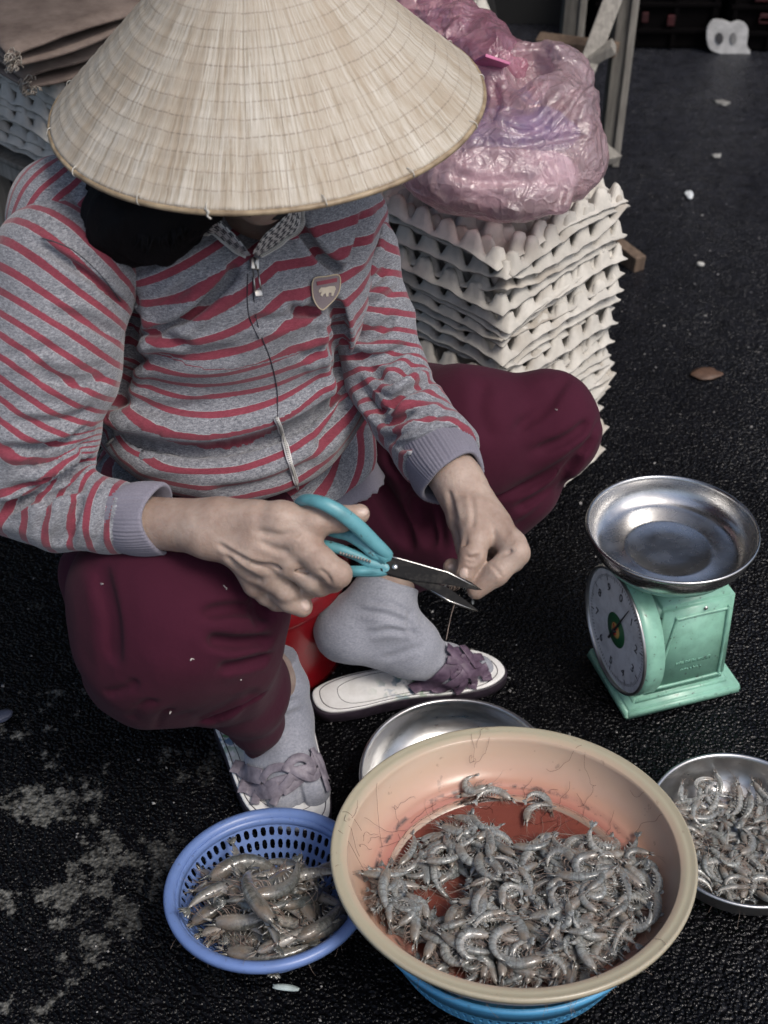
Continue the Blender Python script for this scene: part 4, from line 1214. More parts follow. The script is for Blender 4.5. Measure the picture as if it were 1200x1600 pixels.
    V = tuck(V, N, [(120, 655), (200, 680), (262, 692), (330, 694), (400, 680), (470, 652), (545, 600)], 38, .026)
    V = relax_mesh(V, Q, 2)
    Z0 = proj(V)
    pl = np.zeros(len(V))
    # cut away cloth inside the collar opening
    o = put(mk(V, Q, attrs={'s': s, 'plain': pl}), 'jacket', M_JERSEY, PERSON)
    o['label'] = 'grey heather zip jacket with thin red stripes'
    global J_TREE
    from mathutils.bvhtree import BVHTree
    J_TREE = BVHTree.FromPolygons(V.tolist(), Q.tolist())
    return o
JACKET = build_jacket()
def ribbon(tree, pts, width, off, n=40, depth=.0012):
    """band lying on the garment along a line"""
    c = spline(np.array(pts, float), n); A = []; 
    for x, y in c:
        q = on(tree, x, y, off)
        if q: A.append(q)
    pts3 = np.array([a[0] for a in A]); N = np.array([a[1] for a in A])
    k = 5
    sm = lambda X: np.array([X[max(0, i - k):i + k + 1].mean(0) for i in range(len(X))])
    pts3 = sm(pts3); N = sm(N)
    T = np.gradient(pts3, axis=0); T /= np.linalg.norm(T, axis=1)[:, None]
    N = N - T * (N * T).sum(1)[:, None]; N /= np.linalg.norm(N, axis=1)[:, None]
    B = np.cross(T, N); return pts3, T, N, B
def band(pts3, N, B, w, th, off=0.0):
    pts3 = pts3 + N * off; m = len(pts3); w = np.broadcast_to(w, (m,))[:, None] / 2
    V = np.concatenate([pts3 - B * w, pts3 - B * w + N * th, pts3 + B * w + N * th, pts3 + B * w])
    F = [[a * m + i, a * m + i + 1, b * m + i + 1, b * m + i] for a, b in ((0, 1), (1, 2), (2, 3)) for i in range(m - 1)]
    return V, F
# ---- sleeves
def sleeve(name, chain, rad, axisline, lines, carves, slant, phase, bump_seed, cutp, cutn, flat=None):
    lo = np.min(chain, 0) - .085; hi = np.max(chain, 0) + .085
    h = .0032
    f = Field(np.arange(lo[0], hi[0], h), np.arange(lo[1], hi[1], h), np.arange(lo[2], hi[2], h))
    for i in range(len(chain) - 1): f.cap(chain[i], chain[i + 1], rad[i], rad[i + 1], .022)
    f.plane_cut(cutp, cutn)
    V, Q = f.mesh(1); f.carve(tree_of(V, Q), carves)
    V, Q = f.mesh(2); N = vnormals(V, Q)
    al, di = poly_param(V, axisline)
    lat = proj(V)[:, 0]
    w = np.clip((slant[2] - al) / .08, 0, 1); w = w * w * (3 - 2 * w)
    s = (al + (slant[0] * (V - axisline[0])[:, 0] + slant[1] * (V - axisline[0])[:, 1]) * w + phase) / PER
    V = V + N * (.0026 * sn(V * np.array([1, 1, 1.4]), 30, bump_seed, 3))[:, None]
    V = crease(V, N, [(l[0], l[1], l[2] * 1.7, l[3]) for l in lines])
    return V, Q, s
R_SH = P(92, 395, 1.20); R_EL = P(28, 745, 1.24); R_CU = P(222, 812, 1.215)
chR = [P(120, 365, 1.225), P(100, 430, 1.20), P(78, 560, 1.20), P(48, 680, 1.215), P(25, 755, 1.235), P(90, 795, 1.228), P(170, 808, 1.220), P(262, 815, 1.21)]
rdR = [.050, .064, .062, .057, .048, .037, .031, .030]
linesR = [([(0, 865 - 60), (60, 770), (120, 730), (140, 700)], 8, .006, .5), ([(0, 790), (60, 782), (130, 760)], 7, .005, .5), ([(30, 735), (90, 715), (140, 690)], 8, .005, .5),
          ([(20, 660), (90, 660), (150, 640)], 9, .0035, .6), ([(190, 480), (150, 440), (90, 400), (50, 375)], 7, .003, .6), ([(190, 530), (130, 500), (80, 490)], 10, .003, .6),
          ([(60, 830), (75, 790), (95, 760)], 7, .003, .6), ([(105, 850), (120, 800), (130, 770)], 7, .0025, .6), ([(150, 850), (165, 800), (170, 770)], 7, .0025, .6),
          ([(180, 590), (120, 600), (60, 590)], 9, .003, .6), ([(10, 560), (60, 545), (110, 550)], 10, .002, .6), ([(0, 700), (60, 700), (120, 680)], 7, .004, .6)]
V, Q, s = sleeve('sleeve', chR, rdR, np.array(chR), linesR, [([(5, 812), (60, 785), (110, 758), (140, 722)], .0045, 0, .010), ([(20, 770), (75, 752), (128, 728)], .0035, 0, .010), ([(40, 715), (90, 700), (140, 672)], .003, 0, .010), ([(88, 850), (108, 815), (120, 780)], .003, 0, .008), ([(195, 485), (165, 452), (120, 420), (70, 392)], .0022, .0005, .008), ([(60, 575), (110, 590), (165, 580)], .0022, 0, .012)], (-.42, -.1, .27), .0, 3, P(212, 813, 1.217), P(262, 815, 1.21) - P(170, 808, 1.22))
o = put(mk(V, Q, attrs={'s': s, 'plain': np.zeros(len(V))}), 'sleeve', M_JERSEY, JACKET)
def seam_on(V, Q, pts, parent, r=.0006, n=60):
    T = tree_of(V, Q); q = [on(T, x, y, .0003) for x, y in spline(np.array(pts, float), n)]; q = np.array([a[0] for a in q if a])
    A, B = tube(q, r, 5); put(mk(A, B), 'seam', simple('seam_thread', (.05, .05, .06), .9), parent)
seam_on(V, Q, [(66, 372), (90, 380), (118, 394), (158, 430), (188, 470)], o)
chL = [P(520, 345, 1.345), P(548, 400, 1.335), P(580, 500, 1.345), P(604, 590, 1.350), P(640, 650, 1.315), P(680, 700, 1.275), P(712, 748, 1.245)]
rdL = [.046, .044, .040, .040, .038, .036, .034]
linesL = [([(560, 600), (600, 640), (640, 610), (690, 590)], 7, .005, .5), ([(575, 620), (610, 660), (650, 640)], 7, .005, .5), ([(530, 510), (570, 530), (620, 500)], 8, .003, .6),
          ([(535, 440), (565, 450), (610, 420)], 8, .004, .6), ([(600, 690), (640, 670), (700, 640)], 7, .003, .6), ([(530, 400), (560, 400), (590, 370)], 7, .004, .6),
          ([(545, 550), (590, 560), (640, 540)], 8, .004, .6), ([(575, 575), (610, 595), (650, 570)], 7, .004, .6), ([(590, 340), (575, 400), (560, 430)], 6, .003, .6),
          ([(620, 700), (660, 690), (720, 665)], 6, .003, .6), ([(560, 480), (600, 470), (625, 450)], 8, .003, .6)]
V, Q, s = sleeve('sleeve', chL, rdL, np.array(chL), linesL, [([(572, 602), (610, 622), (650, 606), (688, 584)], .0035, 0, .009), ([(590, 640), (625, 655), (668, 640)], .003, 0, .009), ([(528, 505), (565, 522), (612, 500)], .0028, 0, .010), ([(535, 428), (565, 440), (606, 412)], .003, 0, .009), ([(548, 560), (590, 572), (640, 548)], .0028, 0, .009), ([(600, 320), (580, 370), (570, 410)], .003, 0, .008), ([(608, 690), (650, 685), (700, 655)], .0025, 0, .008)], (-.42, .0, 9.), .01, 9, P(688, 716, 1.266), P(712, 748, 1.245) - P(680, 700, 1.275))
o = put(mk(V, Q, attrs={'s': s, 'plain': np.zeros(len(V))}), 'sleeve', M_JERSEY, JACKET)
def cuff(a, b, r0, r1, seed, tilt=None, turn=True):
    """ribbed turned-back cuff between two centres"""
    a = np.asarray(a); b = np.asarray(b); d = b - a; L = np.linalg.norm(d); M = frame(d, (0, 0, 1)); n = 180; m = 18
    V = []; 
    prof = [(0.0, 1.0, .004)] + [(t, r0 + (r1 - r0) * t, 0) for t in np.linspace(0, 1, m)]
    rows = [(t * L, r0 + (r1 - r0) * t + .0025 * math.sin(t * 3.1)) for t in np.linspace(0, 1, m)]
    rows += [(L + .002, r1 - .0015), (L + .001, r1 - .004), (L * .7, r1 - .005), (L * .3, r1 - .0055)]
    ang = np.linspace(0, 2 * math.pi, n, endpoint=False)
    for z, r in rows:
        w = 1 + .035 * np.sin(2 * ang + seed) + .03 * np.sin(3 * ang + seed * 2 + z * 60) + .02 * np.sin(5 * ang + z * 90)
        rib = .0005 * np.sign(np.sin(ang * 60)) * (r > r1 - .003)
        zz = z + .004 * np.sin(2 * ang + seed * 3) * (z / L)
        V.append(np.stack([(r * w + rib) * np.cos(ang), (r * w + rib) * np.sin(ang), zz], 1))
    V = np.concatenate(V) @ M.T + a; k = len(rows)
    F = [[i * n + j, i * n + (j + 1) % n, (i + 1) * n + (j + 1) % n, (i + 1) * n + j] for i in range(k - 1) for j in range(n)]
    return put(mk(V, F), 'cuff', M_RIB, JACKET)
cuff(P(186, 812, 1.219), P(250, 812, 1.208), .0315, .0345, 1.0)
cuff(P(676, 700, 1.275), P(708, 748, 1.248), .0355, .0345, 2.2)
# ---- trousers
def build_trousers():
    xs = np.arange(-.36, .28, .0036); ys = np.arange(.82, 1.50, .0040); zs = np.arange(.03, .56, .0036)
    f = Field(xs, ys, zs)
    hR, hL = np.array([-.13, 1.27, .29]), np.array([-.02, 1.33, .30])
    f.cap(hR, hL, .11, .11, .03)
    kR = P(278, 955, 1.275)
    f.cap(hR, kR, .105, .088, .03)
    f.cap(P(225, 930, 1.29), P(330, 940, 1.29), .078, .078, .03)
    f.cap(P(235, 1010, 1.30), P(345, 1010, 1.33), .072, .062, .03)
    f.cap(P(230, 1065, 1.34), P(330, 1060, 1.38), .048, .052, .03)
    f.chain([P(330, 1010, 1.34), P(380, 1075, 1.45), P(400, 1130, 1.53), P(402, 1165, 1.565)], [.066, .050, .030, .018], .02)
    f.cap(P(160, 900, 1.36), P(190, 1040, 1.36), .045, .04, .03)
    # her left leg
    kL = P(856, 664, 1.50)
    f.chain([hL, P(730, 680, 1.50), kL], [.10, .078, .054], .02)
    f.chain([kL, P(800, 745, 1.545), P(720, 830, 1.60), P(640, 880, 1.66)], [.054, .058, .060, .040], .02)
    f.cap(P(855, 645, 1.49), P(868, 690, 1.50), .044, .045, .02)
    f.cap(P(560, 760, 1.60), P(700, 840, 1.64), .07, .05, .03)
    V, Q = f.mesh(1)
    f.carve(tree_of(V, Q), [([(428, 962), (380, 950), (330, 955)], .0035, 0, .008), ([(424, 1002), (380, 1008), (335, 1000)], .0045, 0, .010), ([(420, 1028), (390, 1040), (350, 1045)], .0028, 0, .008),
        ([(404, 905), (402, 935), (420, 962)], .004, 0, .008), ([(925, 690), (880, 728), (820, 762), (760, 780)], .0032, 0, .009), ([(905, 722), (865, 762), (815, 792)], .0030, 0, .009), ([(918, 662), (890, 684), (846, 702)], .0022, 0, .008),
        ([(886, 590), (850, 640), (812, 668)], .0018, 0, .010), ([(168, 1085), (190, 1080), (212, 1068)], .0018, 0, .006), ([(205, 1122), (220, 1104), (240, 1098)], .0016, 0, .006), ([(245, 1138), (252, 1120), (266, 1110)], .0016, 0, .006), ([(410, 1085), (370, 1110), (325, 1130)], .0026, 0, .010),
        ([(560, 735), (600, 780), (640, 850)], .005, 0, .012), ([(610, 715), (650, 780), (670, 850)], .005, 0, .012), ([(400, 880), (408, 930), (404, 975)], .003, 0, .010), ([(160, 890), (175, 960), (178, 1030)], .0022, 0, .012)])
    V, Q = f.mesh(2); N = vnormals(V, Q)
    V = V + N * (.0022 * sn(V, 18, 8, 2) + .0004 * (1 - np.abs(sn(V * [1.0, 1.0, .6], 42, 31, 2)) * 2))[:, None]
    lines = [([(424, 962), (370, 952), (310, 960)], 10, .005, .25), ([(420, 1000), (372, 1004), (325, 1000)], 9, .006, .25), ([(418, 1022), (380, 1037), (345, 1045)], 8, .0045, .25),
             ([(410, 1080), (350, 1110), (300, 1135)], 10, .004, .25), 
             ([(145, 880), (165, 960), (170, 1040)], 10, .004, .25), ([(405, 900), (400, 930), (415, 960)], 8, .006, .25),
             ([(925, 690), (870, 735), (800, 770)], 9, .0045, .25), ([(905, 720), (860, 765), (800, 800)], 8, .0045, .25), ([(920, 660), (880, 690), (820, 710)], 9, .003, .25),
             ([(880, 590), (830, 640), (800, 690)], 12, .0025, .25), ([(760, 595), (750, 640), (770, 690)], 12, .003, .25), ([(890, 745), (850, 790), (800, 830)], 7, .004, .25),
             ([(560, 720), (600, 760), (640, 840)], 12, .006, .25), ([(600, 700), (640, 760), (660, 830)], 12, .006, .25), ([(640, 720), (680, 790), (690, 860)], 10, .006, .25),
             ([(300, 870), (350, 880), (390, 900)], 12, .002, .25), ([(330, 1140), (370, 1130), (400, 1090)], 8, .003, .25), ([(940, 650), (915, 700), (880, 745)], 5, .003, .25)]
    V = crease(V, N, lines)
    # hems end cleanly
    o = put(mk(V, Q), 'trousers', M_TROUSERS, PERSON); o['label'] = 'loose plain maroon trousers'
    T = tree_of(V, Q); lm = simple('lint_fluff', (.45, .42, .40), .9); r = random.Random(12)
    for x, y in ((268, 1112), (160, 912), (378, 1060), (352, 918), (300, 1030), (870, 640)):
        h = on(T, x, y, .0006)
        if h: A, B = tube(spline([h[0] + np.array([r.uniform(-.002, .002) for _ in range(3)]) for _ in range(4)], 10), .00055, 5); put(mk(A, B), 'lint', lm, o)
build_trousers()
# ---- socks
def build_sock(chain, rad, lines, cutp, cutn, extra=()):
    al = list(chain) + [e[0] for e in extra] + [e[1] for e in extra]; lo = np.min(al, 0) - .06; hi = np.max(al, 0) + .06; h = .0024
    f = Field(np.arange(lo[0], hi[0], h), np.arange(lo[1], hi[1], h), np.arange(lo[2], hi[2], h))
    f.chain(chain, rad, .016)
    for e in extra: f.cap(*e)
    f.plane_cut(cutp, cutn)
    V, Q = f.mesh(2); N = vnormals(V, Q)
    V = V + N * (.0009 * sn(V, 45, 4, 2))[:, None]
    V = crease(V, N, lines)
    return put(mk(V, Q), 'sock', M_SOCK, PERSON)
build_sock([P(616, 890, 1.645), P(600, 930, 1.645), P(542, 985, 1.652)], [.0375, .0375, .040],
           [([(640, 975), (600, 960), (560, 955)], 5, .002, .7), ([(650, 990), (610, 985), (575, 990)], 5, .002, .7), ([(645, 960), (615, 945), (580, 940)], 4, .0012, .7),
            ([(660, 1010), (630, 1020), (600, 1030)], 5, .0015, .7), ([(642, 955), (640, 975), (650, 995)], 5, .0035, .4)],
           P(610, 906, 1.63), P(616, 890, 1.645) - P(600, 935, 1.645),
           [(P(542, 985, 1.652), P(640, 1018, 1.665), .038, .033, .016), (P(600, 960, 1.64), P(650, 1000, 1.655), .036, .030, .016), (P(640, 1018, 1.665), P(705, 1042, 1.690), .032, .026, .016), (P(705, 1042, 1.690), P(752, 1044, 1.712), .026, .017, .016)])
build_sock([P(428, 1035, 1.545), P(436, 1075, 1.568), P(440, 1120, 1.590)], [.030, .033, .036],
           [([(465, 1090), (440, 1100), (420, 1100)], 5, .002, .7), ([(462, 1080), (440, 1085), (420, 1080)], 4, .0018, .7), ([(470, 1110), (445, 1120), (425, 1122)], 5, .0014, .7), ([(462, 1215), (470, 1240), (476, 1262)], 3.5, .004, .3)],
           P(428, 1030, 1.54), P(428, 1020, 1.54) - P(436, 1075, 1.568),
           [(P(440, 1120, 1.590), P(455, 1195, 1.566), .036, .034, .016), (P(410, 1130, 1.605), P(420, 1210, 1.575), .028, .026, .016), (P(455, 1195, 1.570), P(490, 1238, 1.553), .030, .021, .016), (P(430, 1205, 1.568), P(440, 1250, 1.545), .026, .018, .016)])
# ------------------------------------------------------------------ worn things: zips, collar, badge, hat, hair, sandals
def strip(A, B, th, nrm_hint):
    """sheet spanning two polylines, given thickness"""
    A = np.asarray(A); B = np.asarray(B); m = len(A); k = 5
    rows = [A + (B - A) * t for t in np.linspace(0, 1, k)]
    V = np.concatenate(rows); F = [[a * m + i, a * m + i + 1, (a + 1) * m + i + 1, (a + 1) * m + i] for a in range(k - 1) for i in range(m - 1)]
    h = np.asarray(nrm_hint) / np.linalg.norm(nrm_hint)
    V2 = V - h * th; n = len(V)
    F2 = [[i + n for i in f[::-1]] for f in F]
    e = list(range(m)) + [a * m + m - 1 for a in range(1, k)] + [(k - 1) * m + i for i in range(m - 2, -1, -1)] + [a * m for a in range(k - 2, 0, -1)]
    B2 = [[b, a, a + n, b + n] for a, b in zip(e, e[1:] + e[:1])]
    return np.concatenate([V, V2]), F + F2 + B2
def lay(pts, n=30, off=.003, sm=4):
    """points of the jacket front along a line, lifted slightly"""
    c = spline(np.array(pts, float), n); A = [on(J_TREE, x, y, off) for x, y in c]; A = [a for a in A if a]
    p = np.array([a[0] for a in A]); N = np.array([a[1] for a in A])
    f = lambda X: np.array([X[max(0, i - sm):i + sm + 1].mean(0) for i in range(len(X))])
    return f(p), f(N)
M_THREAD = simple("dark_thread", (.03, .03, .04), .8)
def m_check():
    t = NT("checked_lining"); v = t.obj((1, 1, 1), (.4, .5, .6)); c = t.n("TexChecker"); c.inputs['Scale'].default_value = 190; t.l(v, c.inputs[0])
    c.inputs['Color1'].default_value = (.05, .05, .06, 1); c.inputs['Color2'].default_value = (.55, .54, .52, 1)
    t.col(c.outputs[0]).rough(.9); return t.m
def teeth(p, N, w, step, parent, name='zipper', mat=None, mat2=None):
    """zip tape with metal teeth along one edge"""
    T = np.gradient(p, axis=0); T /= np.linalg.norm(T, axis=1)[:, None]; B = np.cross(T, N)
    mb = MB(); V, F = band(p, N, B, w, .0012); mb.add(V, F, 0)
    L = np.concatenate([[0], np.cumsum(np.linalg.norm(np.diff(p, axis=0), axis=1))]); k = int(L[-1] / step)
    for i in range(k):
        s = i * step; c = np.array([np.interp(s, L, p[:, j]) for j in range(3)]); n_ = np.array([np.interp(s, L, N[:, j]) for j in range(3)]); t_ = np.array([np.interp(s, L, T[:, j]) for j in range(3)])
        R = np.stack([t_, np.cross(n_, t_), n_], 1)
        V, F = box(c + n_ * .0016, (step * .55, .0034, .0014), R); mb.add(V, F, 1)
    return mb.build(name, [mat or M_ZIP, mat2 or M_METAL], parent)
def build_front():
    # open collar: outer fold, checked lining, white zip edge
    oL, nL_ = lay([(308, 345), (322, 366), (350, 386), (388, 405)], off=.008)
    iL = np.array([P(x, y, 1.125) for x, y in spline(np.array([(322, 322), (345, 345), (372, 372), (392, 398)], float), len(oL))])
    V, F = strip(oL, iL, .0015, -_cf); o = put(mk(V, F), 'collar', m_check(), JACKET); o['label'] = 'black and white checked collar lining'
    oR, nR_ = lay([(395, 406), (428, 388), (460, 362), (472, 325)], off=.008)
    iR = np.array([P(x, y, 1.135) for x, y in spline(np.array([(394, 396), (412, 368), (440, 342), (455, 318)], float), len(oR))])
    V, F = strip(oR, iR, .0015, -_cf); put(mk(V, F), 'collar', m_check(), JACKET)
    for p, N in ((oL, nL_), (oR, nR_)):
        teeth(p + N * .002 - _cf * .002, N, .0055, .0021, JACKET)
    # zip slider and pull tab at the base of the opening
    c, n_ = on(J_TREE, 394, 414, .006); R = frame(n_, _cr); mb = MB()
    mb.add(*box(c, (.0085, .011, .004), R, .001))
    c2, n2 = on(J_TREE, 397, 436, .006)
    d = c2 - c; d /= np.linalg.norm(d); X = np.cross(d, n_)
    for sx in (-1, 1): mb.add(*tube([c + d * .006 + X * sx * .0025, c + d * .026 + X * sx * .003], .0008, 6))
    mb.add(*box(c + d * .027, (.0075, .006, .0016), frame(n_, X), .0005)); mb.add(*tube([c + d * .006 + n_ * .002, c - d * .003 + n_ * .004, c - d * .006], .001, 6))
    mb.build('zip_pull', M_METAL, JACKET)
    # closed front placket: two dark stitched lines, white zip showing on the lower roll
    for pts in ([(394, 425), (400, 500), (422, 560), (433, 610), (433, 655)], [(386, 425), (388, 490), (405, 530)]):
        p, N = lay(pts, 60, .0006); T = np.gradient(p, axis=0); T /= np.linalg.norm(T, axis=1)[:, None]
        V, F = tube(p, .00055, 5); put(mk(V, F), 'seam', M_THREAD, JACKET)
    p, N = lay([(430, 650), (442, 685), (452, 722), (464, 766)], 44, .0030, 2)
    teeth(p, N, .0056, .0020, JACKET, mat=simple("white_tape", (.80, .79, .78), .7))
    p, N = lay([(186, 682), (166, 700), (157, 715), (152, 735)], 24, .0030)
    teeth(p, N, .0028, .0020, JACKET)
    # shield badge
    c, n_ = on(J_TREE, 508, 456, .0022); R = frame(n_, _cr)
    def pl(px, py, off=0):
        d = _cf + _cr * (px - 600) / FPX - _cu * (py - 800) / FPX; q = _co + d * (((c - _co) @ n_) / (d @ n_)); return [(q - c) @ R[:, 0], (q - c) @ R[:, 1]]
    sh = [(489, 436), (508, 432), (528, 430), (530, 448), (524, 464), (512, 477), (502, 484), (492, 474), (487, 458)]
    sm = spline(np.array(sh, float), 36, True)
    V, F = prism([pl(*q) for q in sm][::-1], .0024, c, R[:, 0], R[:, 1], .0006)
    bd = put(mk(V, F, False), 'badge', m_cloth("badge_twill", (.16, .13, .14), (.26, .22, .22)), JACKET); bd['label'] = 'shield badge with a pale four-legged animal'
    path = [c + R[:, 0] * pl(*q)[0] + R[:, 1] * pl(*q)[1] + n_ * .0014 for q in list(sm) + [sm[0]]]
    V, F = tube(path, .0007, 6); put(mk(V, F), 'border', simple("badge_thread", (.52, .43, .30), .7), bd)
    mb = MB(); cr = (.24, .05, .07)
    V, F = prism([pl(*q) for q in [(493, 440), (525, 434), (525, 440), (494, 446)]][::-1], .0006, c + n_ * .0016, R[:, 0], R[:, 1], 0); put(mk(V, F, False), 'stripe', simple("badge_red", cr, .8), bd)
    an = [(496, 454), (500, 449), (507, 449), (514, 447), (521, 447), (523, 451), (521, 456), (519, 462), (516, 462), (516, 457), (512, 457), (511, 463), (508, 463), (507, 458), (504, 459), (502, 463), (499, 461), (501, 456), (497, 457)]
    V, F = prism([pl(*q) for q in an][::-1], .0007, c + n_ * .0017, R[:, 0], R[:, 1], 0); put(mk(V, F, False), 'emblem', simple("badge_cream", (.55, .48, .38), .8), bd)
build_front()
def build_hem():
    # plain lilac-grey shirt showing below the jacket hem
    xs = np.arange(-.30, .10, .004); ys = np.arange(.95, 1.5, .005); zs = np.arange(.26, .50, .004)
    f = Field(xs, ys, zs); RT = np.stack([L_, FN, AX], 1)
    f.ell(P(415, 790, 1.512), (.160, .127, .068), RT, .02); f.ell(P(470, 770, 1.50), (.100, .098, .066), RT, .03)
    f.plane_cut(P(455, 815, 1.42), np.array([.05, -.25, -1.0]))
    V, Q = f.mesh(2); N = vnormals(V, Q); V = V + N * (.002 * sn(V, 30, 2, 2))[:, None]
    o = put(mk(V, Q), 'undershirt', M_RIB, PERSON); o['label'] = 'plain lilac-grey shirt showing under the hem'
build_hem()
# ---- hair hanging dark over her right shoulder
def build_hair():
    t = NT("black_hair"); v = t.obj((14, 14, 1.2)); n = t.noise(v, 60, 3, .6)
    t.col(t.mix(n, (.002, .002, .0025), (.008, .007, .008))).rough(.7); t.b.inputs['Specular IOR Level'].default_value = .1; t.nrm(t.bump(n, .5, .002))
    hc = np.array([-.112, 1.130, .800])
    f = Field(np.arange(-.32, .02, .004), np.arange(.95, 1.26, .004), np.arange(.62, .97, .004))
    f.ell(hc + [0, .016, .006], (.070, .082, .080), frame(np.array([.05, -.30, .94]), (1, 0, 0)), .02)
    fw = np.array([.10, -.86, -.50]); fw /= np.linalg.norm(fw)
    f.ell(hc + fw * .078 + [0, 0, -.018], (.055, .045, .062), frame(-fw, (1, 0, 0)), .015, cut=True)
    f.chain([P(300, 270, 1.19), P(240, 305, 1.170), P(205, 345, 1.160), P(225, 372, 1.165)], [.045, .047, .036, .018], .02)
    f.chain([P(280, 300, 1.165), P(262, 350, 1.155), P(250, 385, 1.158)], [.034, .026, .012], .015)
    f.cap(P(270, 330, 1.150), P(330, 332, 1.125), .024, .010, .02)
    f.cap(P(180, 300, 1.185), P(178, 345, 1.185), .026, .018, .02)
    V, Q = f.mesh(1); N = vnormals(V, Q); V = V + N * (.0050 * sn(V * [3, 3, .35], 34, 3, 3))[:, None]
    o = put(mk(V, Q), 'hair', t.m, PERSON); o['label'] = 'black hair falling over her right shoulder'
    mb = MB(); r = random.Random(6)
    for k in range(46):
        x = r.uniform(160, 325); y = 335 + 40 * math.sin((x - 150) / 180 * math.pi); p = [P(x + r.uniform(-6, 6), y - 40, 1.135), P(x + r.uniform(-8, 8), y - 5, 1.128), P(x + r.uniform(-10, 10), y + r.uniform(8, 26), 1.135)]
        A, B = tube(spline(p, 12), [.0022 * (1 - (i / 11) ** 2) + .0002 for i in range(12)], 5); mb.add(A, B)
    mb.build('strands', t.m, o)
build_hair()
# ---- conical hat
HAT_C = np.array([-.1082, 1.1569, .8103]); HAT_M = frame(np.array([-.0477, -.0581, 1.0]), (1, 0, 0)); HAT_R, HAT_H = .200, .188
def m_leaf():
    t = NT("palm_leaf"); u = t.attr('ang'); r = t.attr('rad')
    cb = t.n("CombineXYZ"); t.l(t.math('MULTIPLY', u, 1.0), cb.inputs[0]); t.l(r, cb.inputs[1])
    def str_(su, sr, det=4, rough=.6):
        m = t.n("Mapping"); m.inputs['Scale'].default_value = (su, sr, 1); t.l(cb.outputs[0], m.inputs[0]); return t.noise(m.outputs[0], 1.0, det, rough)
    fine = str_(150, 5, 3); mid = str_(46, 5, 4, .65); big = str_(5, 2.2, 3); blot = str_(30, 14, 4, .7)
    c = t.ramp(mid, [(.28, (.27, .225, .17)), (.43, (.43, .39, .325)), (.56, (.52, .485, .425)), (.75, (.59, .56, .505))])
    c = t.mix(t.ramp(fine, [(.36, .5), (.52, .0)]), c, (.26, .20, .13))
    c = t.mix(t.ramp(blot, [(.58, .0), (.72, .45)]), c, (.26, .19, .12))
    c = t.mix(t.ramp(big, [(.35, .55), (.62, .0)]), c, (.31, .24, .165))
    # leaf overlaps: thin dark joints at uneven angles
    cell = t.math('FRACT', t.math('ADD', t.math('MULTIPLY', u, 5.6), t.math('MULTIPLY', str_(1.3, .5, 1), 1.5)))
    joint = t.math('LESS_THAN', cell, .022)
    c = t.mix(t.math('MULTIPLY', joint, .5), c, (.16, .12, .08))
    # stitched rings
    rr = t.math('ADD', r, t.math('MULTIPLY', t.math('SUBTRACT', str_(3, .1, 1), .5), .006))
    ring = t.math('FRACT', t.math('MULTIPLY', rr, 18.5))
    rl = t.math('LESS_THAN', t.math('ABSOLUTE', t.math('SUBTRACT', ring, .5)), .045)
    dash = t.math('LESS_THAN', t.math('FRACT', t.math('MULTIPLY', u, 26)), .8)
    c = t.mix(t.math('MULTIPLY', t.math('MULTIPLY', rl, dash), t.ramp(str_(4, 6, 2), [(.35, .12), (.65, .5)])), c, (.13, .10, .08))
    c = t.mix(t.ramp(str_(60, 30, 2), [(.70, 0.0), (.76, .75)]), c, (.17, .12, .08))
    t.col(c).rough(.62); t.b.inputs['Specular IOR Level'].default_value = .3
    h = t.math('ADD', t.math('ADD', t.math('MULTIPLY', fine, .5), mid), t.math('MULTIPLY', rl, -.5))
    h = t.math('ADD', h, t.math('MULTIPLY', joint, -.4))
    t.nrm(t.bump(h, .55, .0022)); return t.m
